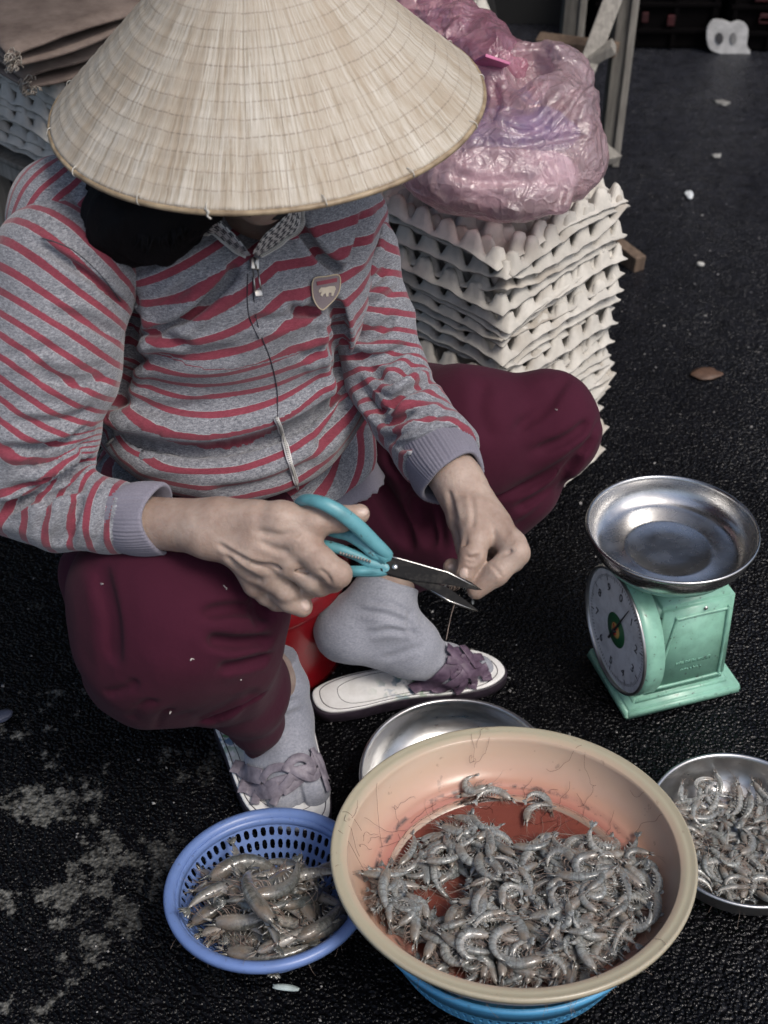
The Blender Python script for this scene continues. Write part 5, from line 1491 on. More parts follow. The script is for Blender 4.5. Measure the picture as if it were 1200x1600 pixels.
def build_hat():
    n, m = 360, 90; mat = m_leaf()
    a = np.linspace(0, 2 * math.pi, n + 1); rr = np.linspace(.006, 1, m)
    A, Rr = np.meshgrid(a, rr, indexing='ij'); r = Rr * HAT_R; z = HAT_H * (1 - Rr)
    k = (Rr * 18.5) % 1.0
    bulge = .0010 * np.sin(k * math.pi)                     # leaf swells a little between hoops
    rp = np.random.default_rng(3)
    rad = sum(rp.uniform(.3, 1) * np.sin(A * q + rp.uniform(0, 6)) for q in (17, 31, 46, 60)) * .0004
    z = z + bulge + rad * Rr + .0012 * np.sin(2 * A + 1) * Rr
    V = np.stack([r * np.cos(A), r * np.sin(A), z], -1).reshape(-1, 3)
    F = [[i * m + j, i * m + j + 1, (i + 1) * m + j + 1, (i + 1) * m + j] for i in range(n) for j in range(m - 1)]
    V2 = V - [0, 0, .0030]; N = len(V)
    F2 = [[q + N for q in f[::-1]] for f in F]
    E = [[i * m + m - 1, i * m + m - 1 + N, (i + 1) * m + m - 1 + N, (i + 1) * m + m - 1] for i in range(n)]
    Va = np.concatenate([V, V2]) @ HAT_M.T + HAT_C
    o = put(mk(Va, F + F2 + E, attrs={'ang': np.tile(A.ravel() * HAT_R * 5, 2), 'rad': np.tile(Rr.ravel(), 2)}), 'conical_hat', mat, PERSON)
    o['label'] = 'conical palm-leaf hat with stitched rings'
    # bamboo hoop round the edge, stitches over it
    mb = MB(); q = np.linspace(0, 2 * math.pi, 181)
    ring = np.stack([(HAT_R + .0005) * np.cos(q), (HAT_R + .0005) * np.sin(q), -.0022 + .0012 * np.sin(2 * q + 1)], 1) @ HAT_M.T + HAT_C
    V, F = tube(ring, .0026, 8, False); put(mk(V, F), 'rim', simple("bamboo_hoop", (.36, .28, .18), .5, nscale=60, dark=(.18, .13, .08)), o)
    r_ = random.Random(2)
    M_TH = simple("pale_thread", (.55, .53, .48), .6)
    for k in range(15):
        a0 = k * 2 * math.pi / 15 + r_.uniform(-.12, .12); c, s_ = math.cos(a0), math.sin(a0)
        pts = [np.array([(HAT_R + dr) * c - s_ * tw, (HAT_R + dr) * s_ + c * tw, dz]) for dr, dz, tw in ((-.004, .0035, 0), (.0015, .003, .001), (.0036, -.002, .002), (.000, -.0052, .002), (-.005, -.002, .001))]
        V, F = tube(spline(np.array(pts) @ HAT_M.T + HAT_C, 12), .0005, 5); put(mk(V, F), 'stitch', M_TH, o)
    # loose thread end hanging at the front edge
    fr = np.array([P(320, 326, 1.045), P(326, 331, 1.044), P(324, 337, 1.046), P(330, 342, 1.047)])
    V, F = tube(spline(fr, 16), .0009, 5); put(mk(V, F), 'loose_thread', M_TH, o)
    # dark chin strap from either side of the hat to the chin
    V, F = tube(spline([HAT_C + [-.075, -.03, .01], np.array([-.195, 1.06, .80]), P(350, 322, 1.10), P(402, 334, 1.112), P(455, 322, 1.12), HAT_C + [.075, -.03, .01]], 50), .0028, 6)
    put(mk(V, F), 'chin_strap', simple("strap_cloth", (.01, .01, .012), .8), o)
build_hat()
# ---- sandals
M_INSOLE = None
def m_insole():
    t = NT("printed_insole"); v = t.obj(); n = t.noise(v, 60, 4, .6)
    c = t.mix(t.ramp(n, [(.35, .0), (.7, .6)]), (.78, .78, .77), (.55, .54, .52))
    g = t.ramp(t.noise(v, 46, 3, .6), [(.50, 0.0), (.56, 1.0)]); b = t.ramp(t.noise(t.obj((1, 1, 1), (1, 0, 2)), 60, 2), [(.54, 0.0), (.58, 1.0)])
    at = t.attr('print')
    c = t.mix(t.math('MULTIPLY', g, at), c, (.10, .24, .10)); c = t.mix(t.math('MULTIPLY', b, at), c, (.05, .14, .26))
    t.col(c).rough(.55); return t.m
def m_leather(name, c1, c2):
    t = NT(name); v = t.obj(); n = t.noise(v, 90, 4, .6)
    t.col(t.mix(t.ramp(n, [(.35, 0.0), (.65, 1.0)]), c1, c2)).rough(.55); t.nrm(t.bump(n, .3, .001)); return t.m
M_STRAP = m_leather("purple_strap", (.060, .036, .062), (.125, .085, .125))
M_STRAP2 = m_leather("worn_lilac_strap", (.12, .105, .13), (.23, .205, .24))
M_SOLE = m_leather("dark_sole", (.012, .009, .014), (.03, .02, .032))
def ground_prism(outline_px, z1, z0, scale=1.0, n=72):
    c = spline(np.array(outline_px, float), n, True); W = np.array([G(x, y, z1) for x, y in c]); m = W[:, :2].mean(0); W[:, :2] = m + (W[:, :2] - m) * scale
    return W
def solid_slab(W, z0, z1, mb, m=0, edge=.0015, wave=None):
    n = len(W); c = W[:, :2].mean(0)
    rows = [(z0, .985), (z0 + .001, 1.0), (z1 - edge, 1.0), (z1 - edge * .3, .992), (z1, .975), (z1, .80), (z1, .5), (z1, .2)]
    V = []
    for z, k in rows: V.append(np.column_stack([c + (W[:, :2] - c) * k, np.full(n, z)]))
    V = np.concatenate(V + [np.array([[c[0], c[1], z1]]), np.array([[c[0], c[1], z0]])])
    F = [[i * n + j, i * n + (j + 1) % n, (i + 1) * n + (j + 1) % n, (i + 1) * n + j] for i in range(len(rows) - 1) for j in range(n)]
    F += [[(len(rows) - 1) * n + j, (len(rows) - 1) * n + (j + 1) % n, len(rows) * n] for j in range(n)] + [[(j + 1) % n, j, len(rows) * n + 1] for j in range(n)]
    mb.add(V, F, m); return V
def sandal(outline, sock, straps, printc, strapmat, label, width, lifts):
    W = ground_prism(outline, .021, 0)
    mb = MB(); solid_slab(W, .001, .0175, mb); so = mb.build('sandal', M_SOLE, PERSON); so['label'] = label
    c = W[:, :2].mean(0); W2 = W.copy(); W2[:, :2] = c + (W[:, :2] - c) * .975
    mb = MB(); V = solid_slab(W2, .0176, .0215, mb)
    pr = np.exp(-(np.linalg.norm(V - G(*printc, .021), axis=1) / .030) ** 2)
    o = put(mk(mb.V[0], mb.F, True, attrs={'print': pr}), 'insole', m_insole(), so)
    # stitched groove round the insole
    for k, rr in ((.90, .0006), (.72, .0004)):
        q = np.column_stack([c + (W[:, :2] - c) * k, np.full(len(W), .0216)]); V, F = tube(np.vstack([q, q[:1]]), rr, 4, False); put(mk(V, F), 'stitching', M_SOLE, so)
    # tree of sock + sole that the straps lie on
    vs = [v.co[:] for v in sock.data.vertices]; fs = [list(p.vertices) for p in sock.data.polygons]; k = len(vs)
    vs += mb.V[0].tolist(); fs += [[i + k for i in f] for f in mb.F]
    T = BVHTree.FromPolygons(vs, fs)
    for j, (pts, w, ph) in enumerate(straps):
        r = ribbon(T, pts, w, .0022, 44)
        p3, Tn, N, B = r; m = len(p3); d = .0016 + lifts * (.5 + .5 * np.sin(np.linspace(0, 1, m) * math.pi * ph + j * math.pi)) 
        p3 = p3 + N * d[:, None]; V = []; w = w * 1.35; prof = [(-.5, 0), (-.5, .0007), (-.44, .0013), (0, .0015), (.44, .0013), (.5, .0007), (.5, 0)]
        for a, b in prof: V.append(p3 + B * w * a + N * b)
        V = np.concatenate(V); F = [[a * m + i, a * m + i + 1, (a + 1) * m + i + 1, (a + 1) * m + i] for a in range(6) for i in range(m - 1)] + [[i, 6 * m + i, 6 * m + i + 1, i + 1] for i in range(m - 1)]
        F += [[a * m for a in range(7)], [a * m + m - 1 for a in range(6, -1, -1)]]
        put(mk(V, F), 'strap', strapmat, so)
    return so
socks = [c for c in PERSON.children if c.name.startswith('sock')]
sandal([(484, 1085), (492, 1073), (520, 1060), (557, 1050), (610, 1040), (670, 1022), (720, 1014), (752, 1016), (781, 1029), (793, 1047), (783, 1062), (758, 1074), (712, 1083), (644, 1089), (598, 1098), (557, 1108), (515, 1113), (492, 1104)],
       socks[0],
       [([(638, 1084), (672, 1066), (702, 1042), (712, 1024)], .0135, 0), ([(668, 1084), (700, 1068), (725, 1048), (722, 1022)], .0100, 3), ([(708, 1083), (722, 1062), (716, 1038), (690, 1008)], .0095, 3),
        ([(735, 1080), (738, 1060), (722, 1038), (705, 1012)], .0095, 3), ([(762, 1070), (755, 1052), (735, 1034), (715, 1010)], .0100, 3), ([(700, 1052), (722, 1052), (745, 1048), (758, 1040)], .0085, 3), ([(692, 1030), (712, 1034), (735, 1030), (752, 1030)], .0080, 3)],
       (645, 1068), M_STRAP, 'purple woven-strap sandal on her left foot', None, .0026)
sandal([(333, 1133), (342, 1128), (400, 1090), (450, 1085), (485, 1120), (500, 1170), (512, 1215), (518, 1255), (510, 1285), (470, 1300), (420, 1290), (385, 1262), (365, 1220), (350, 1175)],
       socks[1],
       [([(362, 1200), (385, 1206), (415, 1214)], .0145, 0), ([(368, 1230), (392, 1234), (425, 1236), (440, 1228)], .0140, 0),
        ([(412, 1228), (418, 1208), (435, 1197), (460, 1202), (478, 1216), (495, 1212), (496, 1196)], .0078, 4), ([(445, 1212), (452, 1190), (470, 1183), (485, 1196), (470, 1216), (450, 1232), (438, 1240)], .0078, 4),
        ([(408, 1245), (425, 1222), (450, 1215), (478, 1206), (488, 1190), (486, 1170)], .0078, 4), ([(428, 1262), (434, 1240), (450, 1222), (458, 1206), (478, 1200), (492, 1210)], .0078, 4),
        ([(398, 1262), (402, 1245), (408, 1235)], .0080, 0), ([(482, 1168), (492, 1190), (502, 1215), (510, 1240)], .0060, 0), ([(490, 1178), (500, 1200), (508, 1222)], .0060, 2)],
       (352, 1150), M_STRAP2, 'worn lilac knotted-strap sandal on her right foot', None, .0020)
# ------------------------------------------------------------------ scissors, stool, scale, bag, stall things
M_TEAL = plastic("teal_handle", (.10, .29, .33), .4, .7)
def m_blade():
    t = NT("blackened_blade"); v = t.obj(); n = t.noise(v, 90, 5, .7)
    t.set(Metallic=.0); t.col(t.mix(t.ramp(n, [(.5, 0.0), (.68, 1.0)]), (.005, .005, .006), (.03, .028, .026))).rough(t.math('ADD', .42, t.math('MULTIPLY', n, .35))); t.b.inputs['Specular IOR Level'].default_value = .12; t.nrm(t.bump(n, .25, .0008)); return t.m
def build_scissors():
    c0 = P(617, 887, 1.160); nn = -_cf * .93 + _cr * .10 + _cu * .12; nn /= np.linalg.norm(nn); R = frame(nn, _cr)
    root = wempty('scissors', c0); tag(root, 'scissors with teal plastic handles and blackened blades held over the sock', 'scissors')
    def pl(px, py):
        d = _cf + _cr * (px - 600) / FPX - _cu * (py - 800) / FPX; q = _co + d * (((c0 - _co) @ nn) / (d @ nn)); return [(q - c0) @ R[:, 0], (q - c0) @ R[:, 1]]
    def blade(px, th, off, name):
        V, F = prism([pl(*q) for q in px][::-1], th, c0 + nn * off, R[:, 0], R[:, 1], .0005)
        o = put(mk(V, F, False), name, MB_, root); return o
    MB_ = m_blade(); edge = simple("bare_steel", (.62, .60, .57), .22, 1.0)
    b = blade([(590, 868), (604, 866), (622, 871), (700, 893), (735, 909), (753, 922), (742, 922), (700, 914), (650, 908), (618, 901), (594, 893)], .0016, .0012, 'blade')
    ed = [np.array(pl(*q)) for q in [(601, 868), (622, 873), (700, 895), (752, 922)]]
    V, F = tube([c0 + nn * .0022 + R[:, 0] * a[0] + R[:, 1] * a[1] for a in ed], [.0006, .0009, .0009, .0003], 6); put(mk(V, F), 'cutting_edge', edge, b)
    b = blade([(600, 888), (640, 896), (668, 906), (700, 918), (728, 938), (749, 955), (738, 954), (700, 941), (668, 921), (640, 908), (604, 899)], .0016, -.0010, 'blade')
    ed = [np.array(pl(*q)) for q in [(672, 921), (702, 939), (747, 955)]]
    V, F = tube([c0 - nn * .0002 + R[:, 0] * a[0] + R[:, 1] * a[1] for a in ed], [.0007, .0008, .0003], 6); put(mk(V, F), 'cutting_edge', edge, b)
    V, F = lathe([(.0001, .0016), (.0018, .0014), (.0028, .0006), (.003, 0)], 20); put(mk(V @ frame(nn).T + P(617, 886, 1.158), F), 'rivet', edge, root)
    # handles: closed loops, flattened, gripped by the hand
    def loop(px, rad, name):
        pts = np.array([P(*q) for q in px]); s = spline(pts, 90, True); rr = spline(np.array([[r, 0, 0] for r in rad]), 90, True)[:, 0]
        V, F = tube(np.vstack([s, s[:2]]), np.append(rr, rr[:2]), 14, False, flat=.72, up=nn); return V, F
    mb = MB(); V, F = loop([(606, 868, 1.158), (583, 846, 1.150), (556, 820, 1.139), (527, 798, 1.131), (500, 785, 1.131), (476, 781, 1.140), (466, 790, 1.158), (476, 808, 1.172), (500, 824, 1.171), (522, 832, 1.163), (545, 836, 1.158), (566, 848, 1.157), (588, 866, 1.158)],
                [.0052, .0066, .0070, .0068, .0062, .0052, .0042, .0040, .0042, .0046, .0058, .0060, .0056], 'h'); mb.add(V, F)
    g = [pl(*q) for q in [(552, 824), (600, 862), (609, 874), (598, 884), (588, 874), (560, 850), (530, 836)]]
    V, F = prism(g[::-1], .0066, c0 + nn * .0025, R[:, 0], R[:, 1], .0018); mb.add(V, F); mb.build('handle', M_TEAL, root)
    mb = MB(); V, F = loop([(602, 886, 1.160), (580, 880, 1.160), (556, 868, 1.160), (530, 858, 1.161), (506, 852, 1.165), (490, 856, 1.176), (478, 872, 1.186), (490, 890, 1.186), (516, 892, 1.178), (545, 893, 1.166), (575, 893, 1.161), (598, 892, 1.160)],
                [.0050, .0052, .0046, .0050, .0050, .0046, .0042, .0042, .0044, .0048, .0050, .0050], 'h'); mb.add(V, F)
    g = [pl(*q) for q in [(603, 872), (612, 878), (606, 899), (566, 900), (540, 897), (540, 884), (566, 884), (590, 884)]]
    V, F = prism(g[::-1], .0058, c0 - nn * .002, R[:, 0], R[:, 1], .0016); mb.add(V, F); mb.build('handle', M_TEAL, root)
    mb = MB()
    for k in range(11):
        t = k / 10; V, F = box(P(532 + 46 * t, 864 + 13 * t, 1.1545), (.0018, .0026, .002), R, .0003); mb.add(V, F)
    mb.build('grip_teeth', simple('grip_metal', (.16, .15, .14), .5, .6), root)
build_scissors()
def shrimp_in_hand():
    mb, foot, R = shrimp_mesh(202, .040, 1.6); me = mb.mesh(); [me.materials.append(m) for m in (M_SHR, M_HAIR, M_EYE)]
    o = bpy.data.objects.new('shrimp', me); COL.objects.link(o); o.location = P(722, 916, 1.193); o.rotation_euler = (.9, .3, .6)
    tag(o, 'small shrimp pinched between her fingertips at the scissor blades', 'shrimp')
    o['category'] = 'shrimp'
    V, F = tube(spline([P(718, 930, 1.194), P(710, 945, 1.194), P(704, 965, 1.193), P(697, 1000, 1.192)], 18), .0004, 4)
    f = put(mk(V, F), 'feeler', M_HAIR, None); f.parent = o; bpy.context.view_layer.update(); f.matrix_parent_inverse = o.matrix_world.inverted()
shrimp_in_hand()
# ---- red stool
def build_stool():
    M = plastic("red_plastic", (.21, .006, .010), .25, .3)
    c = np.array([-.183, 1.252, 0]); root = wempty('stool', c); tag(root, 'low red plastic stool beneath the seated person', 'stool')
    V, F = lathe([(.0001, .163), (.06, .164), (.110, .167), (.123, .170), (.132, .168), (.1365, .160), (.138, .148), (.1395, .142), (.138, .140), (.134, .143), (.10, .155), (.0001, .157)], 96)
    put(mk(V + c, F), 'seat', M, root)
    # splayed skirt with four arched openings leaving four legs
    for q in range(4):
        a0 = math.radians(-80 + q * 90); V = []; na, nz = 25, 14; 
        for s_ in (0, .0035):
            for i in range(na):
                u = i / (na - 1) * 2 - 1
                top = .144
                au = abs(u); low = 0.0 if au > .66 else .108 * math.sin(min(1, (.66 - au) / .34) * math.pi / 2)
                for k in range(nz):
                    z = top + (low - top) * k / (nz - 1); r = .128 + (.144 - z) / .144 * .003 - s_
                    w = u * math.radians(45); V.append((r * math.cos(a0 + w), r * math.sin(a0 + w), z))
        V = np.array(V) + c; F = []; n1 = na * nz
        for i in range(na - 1):
            for k in range(nz - 1):
                F.append([i * nz + k, i * nz + k + 1, (i + 1) * nz + k + 1, (i + 1) * nz + k]); F.append([n1 + i * nz + k, n1 + (i + 1) * nz + k, n1 + (i + 1) * nz + k + 1, n1 + i * nz + k + 1])
            k = nz - 1; F.append([i * nz + k, n1 + i * nz + k, n1 + (i + 1) * nz + k, (i + 1) * nz + k])
        put(mk(V, F), 'leg', M, root)
build_stool()
# ---- spring scale
def build_scale():
    c = np.array([.378, 1.186, 0]); e1 = np.array([.954, .298, 0]); e2 = np.array([-.298, .954, 0]); Z = np.array([0, 0, 1.0]); R = np.stack([e1, e2, Z], 1)
    root = wempty('weighing_scale', c); tag(root, 'mint green spring weighing scale with a round dial and steel pan', 'scale')
    M = plastic("mint_enamel", (.22, .44, .34), .34, .6); W_ = lambda V: np.asarray(V) @ R.T + c
    def frustum(x0, x1, y0, y1, z0, X0, X1, Y0, Y1, z1, bev):
        bm = bmesh.new(); v = [bm.verts.new(p) for p in [(x0, y0, z0), (x1, y0, z0), (x1, y1, z0), (x0, y1, z0), (X0, Y0, z1), (X1, Y0, z1), (X1, Y1, z1), (X0, Y1, z1)]]
        for f in ((3, 2, 1, 0), (4, 5, 6, 7), (0, 1, 5, 4), (1, 2, 6, 5), (2, 3, 7, 6), (3, 0, 4, 7)): bm.faces.new([v[i] for i in f])
        bmesh.ops.bevel(bm, geom=bm.edges[:], offset=bev, segments=3, affect='EDGES'); V = np.array([q.co[:] for q in bm.verts]); bm.verts.index_update(); F = [[q.index for q in f.verts] for f in bm.faces]; bm.free(); return V, F
    mb = MB(); V, F = frustum(-.088, .084, -.064, .064, .000, -.084, .080, -.060, .060, .016, .004); mb.add(W_(V), F)
    V, F = frustum(-.074, .070, -.052, .052, .014, -.066, .062, -.046, .046, .021, .002); mb.add(W_(V), F); mb.build('base', M, root)
    mb = MB(); V, F = frustum(-.060, .064, -.0475, .0475, .018, -.052, .056, -.0425, .0425, .172, .007); mb.add(W_(V), F); o = mb.build('housing', M, root)
    # pressed panel on the flank: raised frame and field
    def flank(x, z, off): y = -.0475 + (z - .018) / .154 * .005; return [x, y - off, z]
    fr = [(-.040, .034), (.050, .034), (.044, .150), (-.028, .150)]
    path = spline(np.array([flank(x, z, .0005) for x, z in [(-.041, .040), (-.038, .034), (.046, .034), (.050, .040), (.045, .146), (.040, .151), (-.022, .151), (-.028, .146)]]), 60, True)
    V, F = tube(np.vstack([path, path[:1]]), .0022, 8, False); put(mk(W_(V), F), 'panel_bead', M, root)
    mb = MB(); r = random.Random(8)
    for row, (z, x0, x1, h) in enumerate(((.066, -.016, .032, .0062), (.054, -.008, .022, .0042))):
        x = x0
        while x < x1:
            w = r.choice([.0022, .003, .0036]); kind = r.randrange(3)
            segs = [[(x, z), (x, z + h)], [(x, z + h), (x + w, z + h * (kind == 0) + h * .4 * (kind == 1))], [(x + w, z), (x + w, z + h)]][:2 + (kind < 2)]
            for s_ in segs: V, F = tube([flank(a, b, .0004) for a, b in s_], .0005, 5); mb.add(W_(V), F)
            x += w + .0018
    mb.build('relief_lettering', M, root)
    V, F = lathe([(.0001, .002), (.002, .0016), (.003, 0)], 16); y_ = W_(np.array([[.012, -.0435, .160]]))[0]; put(mk(V @ frame(-e2).T + y_, F), 'screw', M_METAL, root)
    # dial drum
    dc = np.array([-.060, 0, .108]); D = np.stack([e2, Z, -e1], 1)       # x right on the dial, y up, z out... (seen from outside: x = -e2)
    D = np.stack([-e2, Z, -e1], 1); D[:, 0] = np.cross(Z, -e1)
    def Dm(V): return np.asarray(V) @ D.T + W_(dc[None])[0]
    V, F = lathe([(.078, -.004), (.0865, .000), (.0872, .018), (.0872, .022), (.0850, .0245)], 96); dr = put(mk(Dm(V), F), 'dial_drum', M, root)
    V, F = lathe([(.0850, .0240), (.0862, .0262), (.0846, .0285), (.0820, .0275), (.0818, .0240)], 96); put(mk(Dm(V), F), 'bezel', simple("bezel_metal", (.42, .42, .42), .35, .9), root)
    V, F = lathe([(.0001, .0235), (.03, .0235), (.0818, .0238)], 96)
    t = NT("dial_face"); v = t.obj(); n = t.noise(v, 40, 5, .7); t.col(t.mix(t.ramp(n, [(.45, 0.0), (.7, 1.0)]), (.85, .86, .88), (.60, .60, .61))).rough(.3); t.b.inputs['Coat Weight'].default_value = .6
    fc = put(mk(Dm(V), F), 'dial', t.m, root)
    mb = MB()
    for k in range(100):
        a = k / 100 * 2 * math.pi; l = .0085 if k % 10 == 0 else (.006 if k % 5 == 0 else .0035); r1 = .074
        s0 = np.array([math.sin(a), math.cos(a), 0]); q = np.array([math.cos(a), -math.sin(a), 0]); w = .0010 if k % 10 else .0018
        V = np.array([s0 * r1 - q * w / 2, s0 * r1 + q * w / 2, s0 * (r1 - l) + q * w / 2, s0 * (r1 - l) - q * w / 2]) + [0, 0, .0243]; mb.add(Dm(V), [[3, 2, 1, 0]])
    mb.build('tick_marks', simple("dial_ink", (.05, .05, .06), .6), root)
    inkr = simple("dial_red", (.45, .04, .03), .6); ink = bpy.data.materials["dial_ink"]
    for k in range(10):
        cu = bpy.data.curves.new('t', 'FONT'); cu.body = str(k) if k else '0'; cu.size = .017; cu.align_x = 'CENTER'; cu.align_y = 'CENTER'; cu.extrude = .0001
        to = bpy.data.objects.new('t', cu); COL.objects.link(to); bpy.context.view_layer.update()
        me = bpy.data.meshes.new_from_object(to.evaluated_get(bpy.context.evaluated_depsgraph_get())); bpy.data.objects.remove(to)
        V = np.array([q.co[:] for q in me.vertices]); F = [list(p.vertices) for p in me.polygons]; a = k / 10 * 2 * math.pi
        V = V + [.056 * math.sin(a), .056 * math.cos(a), .0246]; put(mk(Dm(V), F, False), 'numeral', ink, root)
    # green roundel with gold and red emblem
    g = simple("dial_green", (.02, .13, .05), .4)
    V, F = lathe([(.0001, .0249), (.0235, .0247), (.024, .0243)], 48); em = put(mk(Dm(V), F), 'emblem', g, root)
    V, F = lathe([(.0001, .0255), (.0105, .0254), (.011, .0250)], 40); put(mk(Dm(V), F), 'gold_disc', simple("dial_gold", (.55, .33, .10), .4), em)
    mb = MB()
    for pts in ([(0, -.009), (0, 0), (-.006, .007)], [(0, 0), (.006, .008)], [(-.005, -.002), (.004, -.004)]):
        V, F = tube([(a, b, .0258) for a, b in pts], .0010, 5); mb.add(Dm(V), F)
    mb.build('red_mark', inkr, em)
    mb = MB(); a = math.radians(24); d = np.array([math.sin(a), math.cos(a), 0])
    V, F = tube([np.array([0, 0, .0275]) - d * .022, np.array([0, 0, .0275]), np.array([0, 0, .0275]) + d * .066], [.0020, .0018, .0006], 6); mb.add(Dm(V), F)
    V, F = lathe([(.0001, .030), (.003, .029), (.0035, .0255)], 20); mb.add(Dm(V), F); mb.build('needle', simple("needle_black", (.015, .015, .018), .4), root)
    # post, cross of the plate, support ring and pan
    pc = np.array([.3569, 1.1994, 0]); mb = MB()
    mb.add(*box(W_(np.array([[.002, 0, .190]]))[0], (.022, .030, .046), R, .002)); mb.add(*box(W_(np.array([[-.012, 0, .186]]))[0], (.014, .044, .020), R, .002)); mb.build('post', M, root)
    slot = simple("slot_black", (.006, .006, .006), .8); mb = MB(); mb.add(*box(W_(np.array([[.0, .0, .1722]]))[0], (.046, .050, .002), R)); mb.build('slot', slot, root)
    nrm = np.array([-.0098, .0282, 1.0]); PM = frame(nrm)
    V, F = lathe([(.0001, .203), (.05, .203), (.074, .205), (.083, .211), (.0850, .2125), (.0862, .2120), (.0845, .2065), (.076, .2025), (.05, .200), (.0001, .200)], 96)
    put(mk((V - [0, 0, .2]) @ PM.T + pc + [0, 0, .2], F), 'plate', M, root)
    V, F = lathe(bowl_profile(.106, .035, .078, lip=.0035), 110)
    put(mk(V @ PM.T + pc + [0, 0, .2135], F), 'pan', m_steel("worn_steel_pan", .16), root)
    st = simple("sticker_white", (.6, .6, .62), .5); mb = MB(); mb.add(*box(W_(np.array([[.030, .012, .1725]]))[0], (.030, .040, .0006), R)); s_ = mb.build('sticker', st, root)
    mb = MB(); mb.add(*box(W_(np.array([[.032, .010, .1731]]))[0], (.012, .018, .0004), R)); mb.build('blue_print', simple("sticker_blue", (.03, .07, .36), .5), s_)
build_scale()
# ---- pink bag on the tall stack
def m_film(name, c, alpha):
    t = NT(name); v = t.obj(); n = t.noise(v, 26, 4, .65, 1.2); r1 = t.voro(v, 34, 'DISTANCE_TO_EDGE'); 
    t.t.nodes.remove(t.b)
    d = t.n("BsdfDiffuse"); tr = t.n("BsdfTransparent"); tl = t.n("BsdfTranslucent"); g = t.n("BsdfGlossy"); g.inputs['Roughness'].default_value = .30
    cc = t.mix(t.ramp(n, [(.35, 0.0), (.7, 1.0)]), c, tuple(min(1, x * 1.15 + .08) for x in c))
    t.l(cc, d.inputs[0]); t.l(cc, tl.inputs[0]); tr.inputs[0].default_value = (.97, .82, .87, 1)
    rid = t.math('SUBTRACT', 1, t.math('MULTIPLY', t.math('ABSOLUTE', t.math('SUBTRACT', n, .5)), 9), clamp=True)
    vd = t.n('VectorMath', operation='ADD'); nz = t.n('TexNoise'); nz.inputs['Scale'].default_value = 14; t.l(v, nz.inputs['Vector']); vs = t.n('VectorMath', operation='SCALE'); vs.inputs['Scale'].default_value = .05; t.l(nz.outputs['Color'], vs.inputs[0]); t.l(v, vd.inputs[0]); t.l(vs.outputs[0], vd.inputs[1]); e1_ = t.math('MINIMUM', t.voro(vd.outputs[0], 24, 'DISTANCE_TO_EDGE'), .16); e2_ = t.math('MINIMUM', t.voro(vd.outputs[0], 58, 'DISTANCE_TO_EDGE'), .14); rid2 = t.math('SUBTRACT', t.noise(v, 9, 2), t.math('ADD', t.math('MULTIPLY', e1_, 2.2), e2_))
    b = t.bump(t.math('ADD', rid2, t.math('MULTIPLY', t.noise(vd.outputs[0], 30, 4, .6, 1.0), 1.2)), .8, .006)
    rid = t.math('SUBTRACT', 1, t.math('MULTIPLY', e2_, 12), clamp=True)
    for x in (d, tl, g): t.l(b, x.inputs['Normal'])
    m1 = t.n("MixShader"); m1.inputs[0].default_value = .5; t.l(d.outputs[0], m1.inputs[1]); t.l(tl.outputs[0], m1.inputs[2])
    m2 = t.n("MixShader"); t.l(t.math('ADD', alpha, t.math('MULTIPLY', rid, .07)), m2.inputs[0]); t.l(tr.outputs[0], m2.inputs[1]); t.l(m1.outputs[0], m2.inputs[2])
    fr = t.n("Fresnel"); fr.inputs[0].default_value = 1.5; t.l(b, fr.inputs['Normal'])
    m3 = t.n("MixShader"); t.l(t.math('ADD', t.math('MULTIPLY', fr.outputs[0], .8), .04), m3.inputs[0]); t.l(m2.outputs[0], m3.inputs[1]); t.l(g.outputs[0], m3.inputs[2])
    t.l(m3.outputs[0], t.o.inputs[0]); return t.m
def rumple(V, N, amp, sc, seed):
    a = sn(V, sc, seed, 2); b = sn(V, sc * 2.3, seed + 1, 2)
    return V + N * ((1 - np.abs(a) * 2.2) * amp + (1 - np.abs(b) * 2.2) * amp * .45)[:, None]
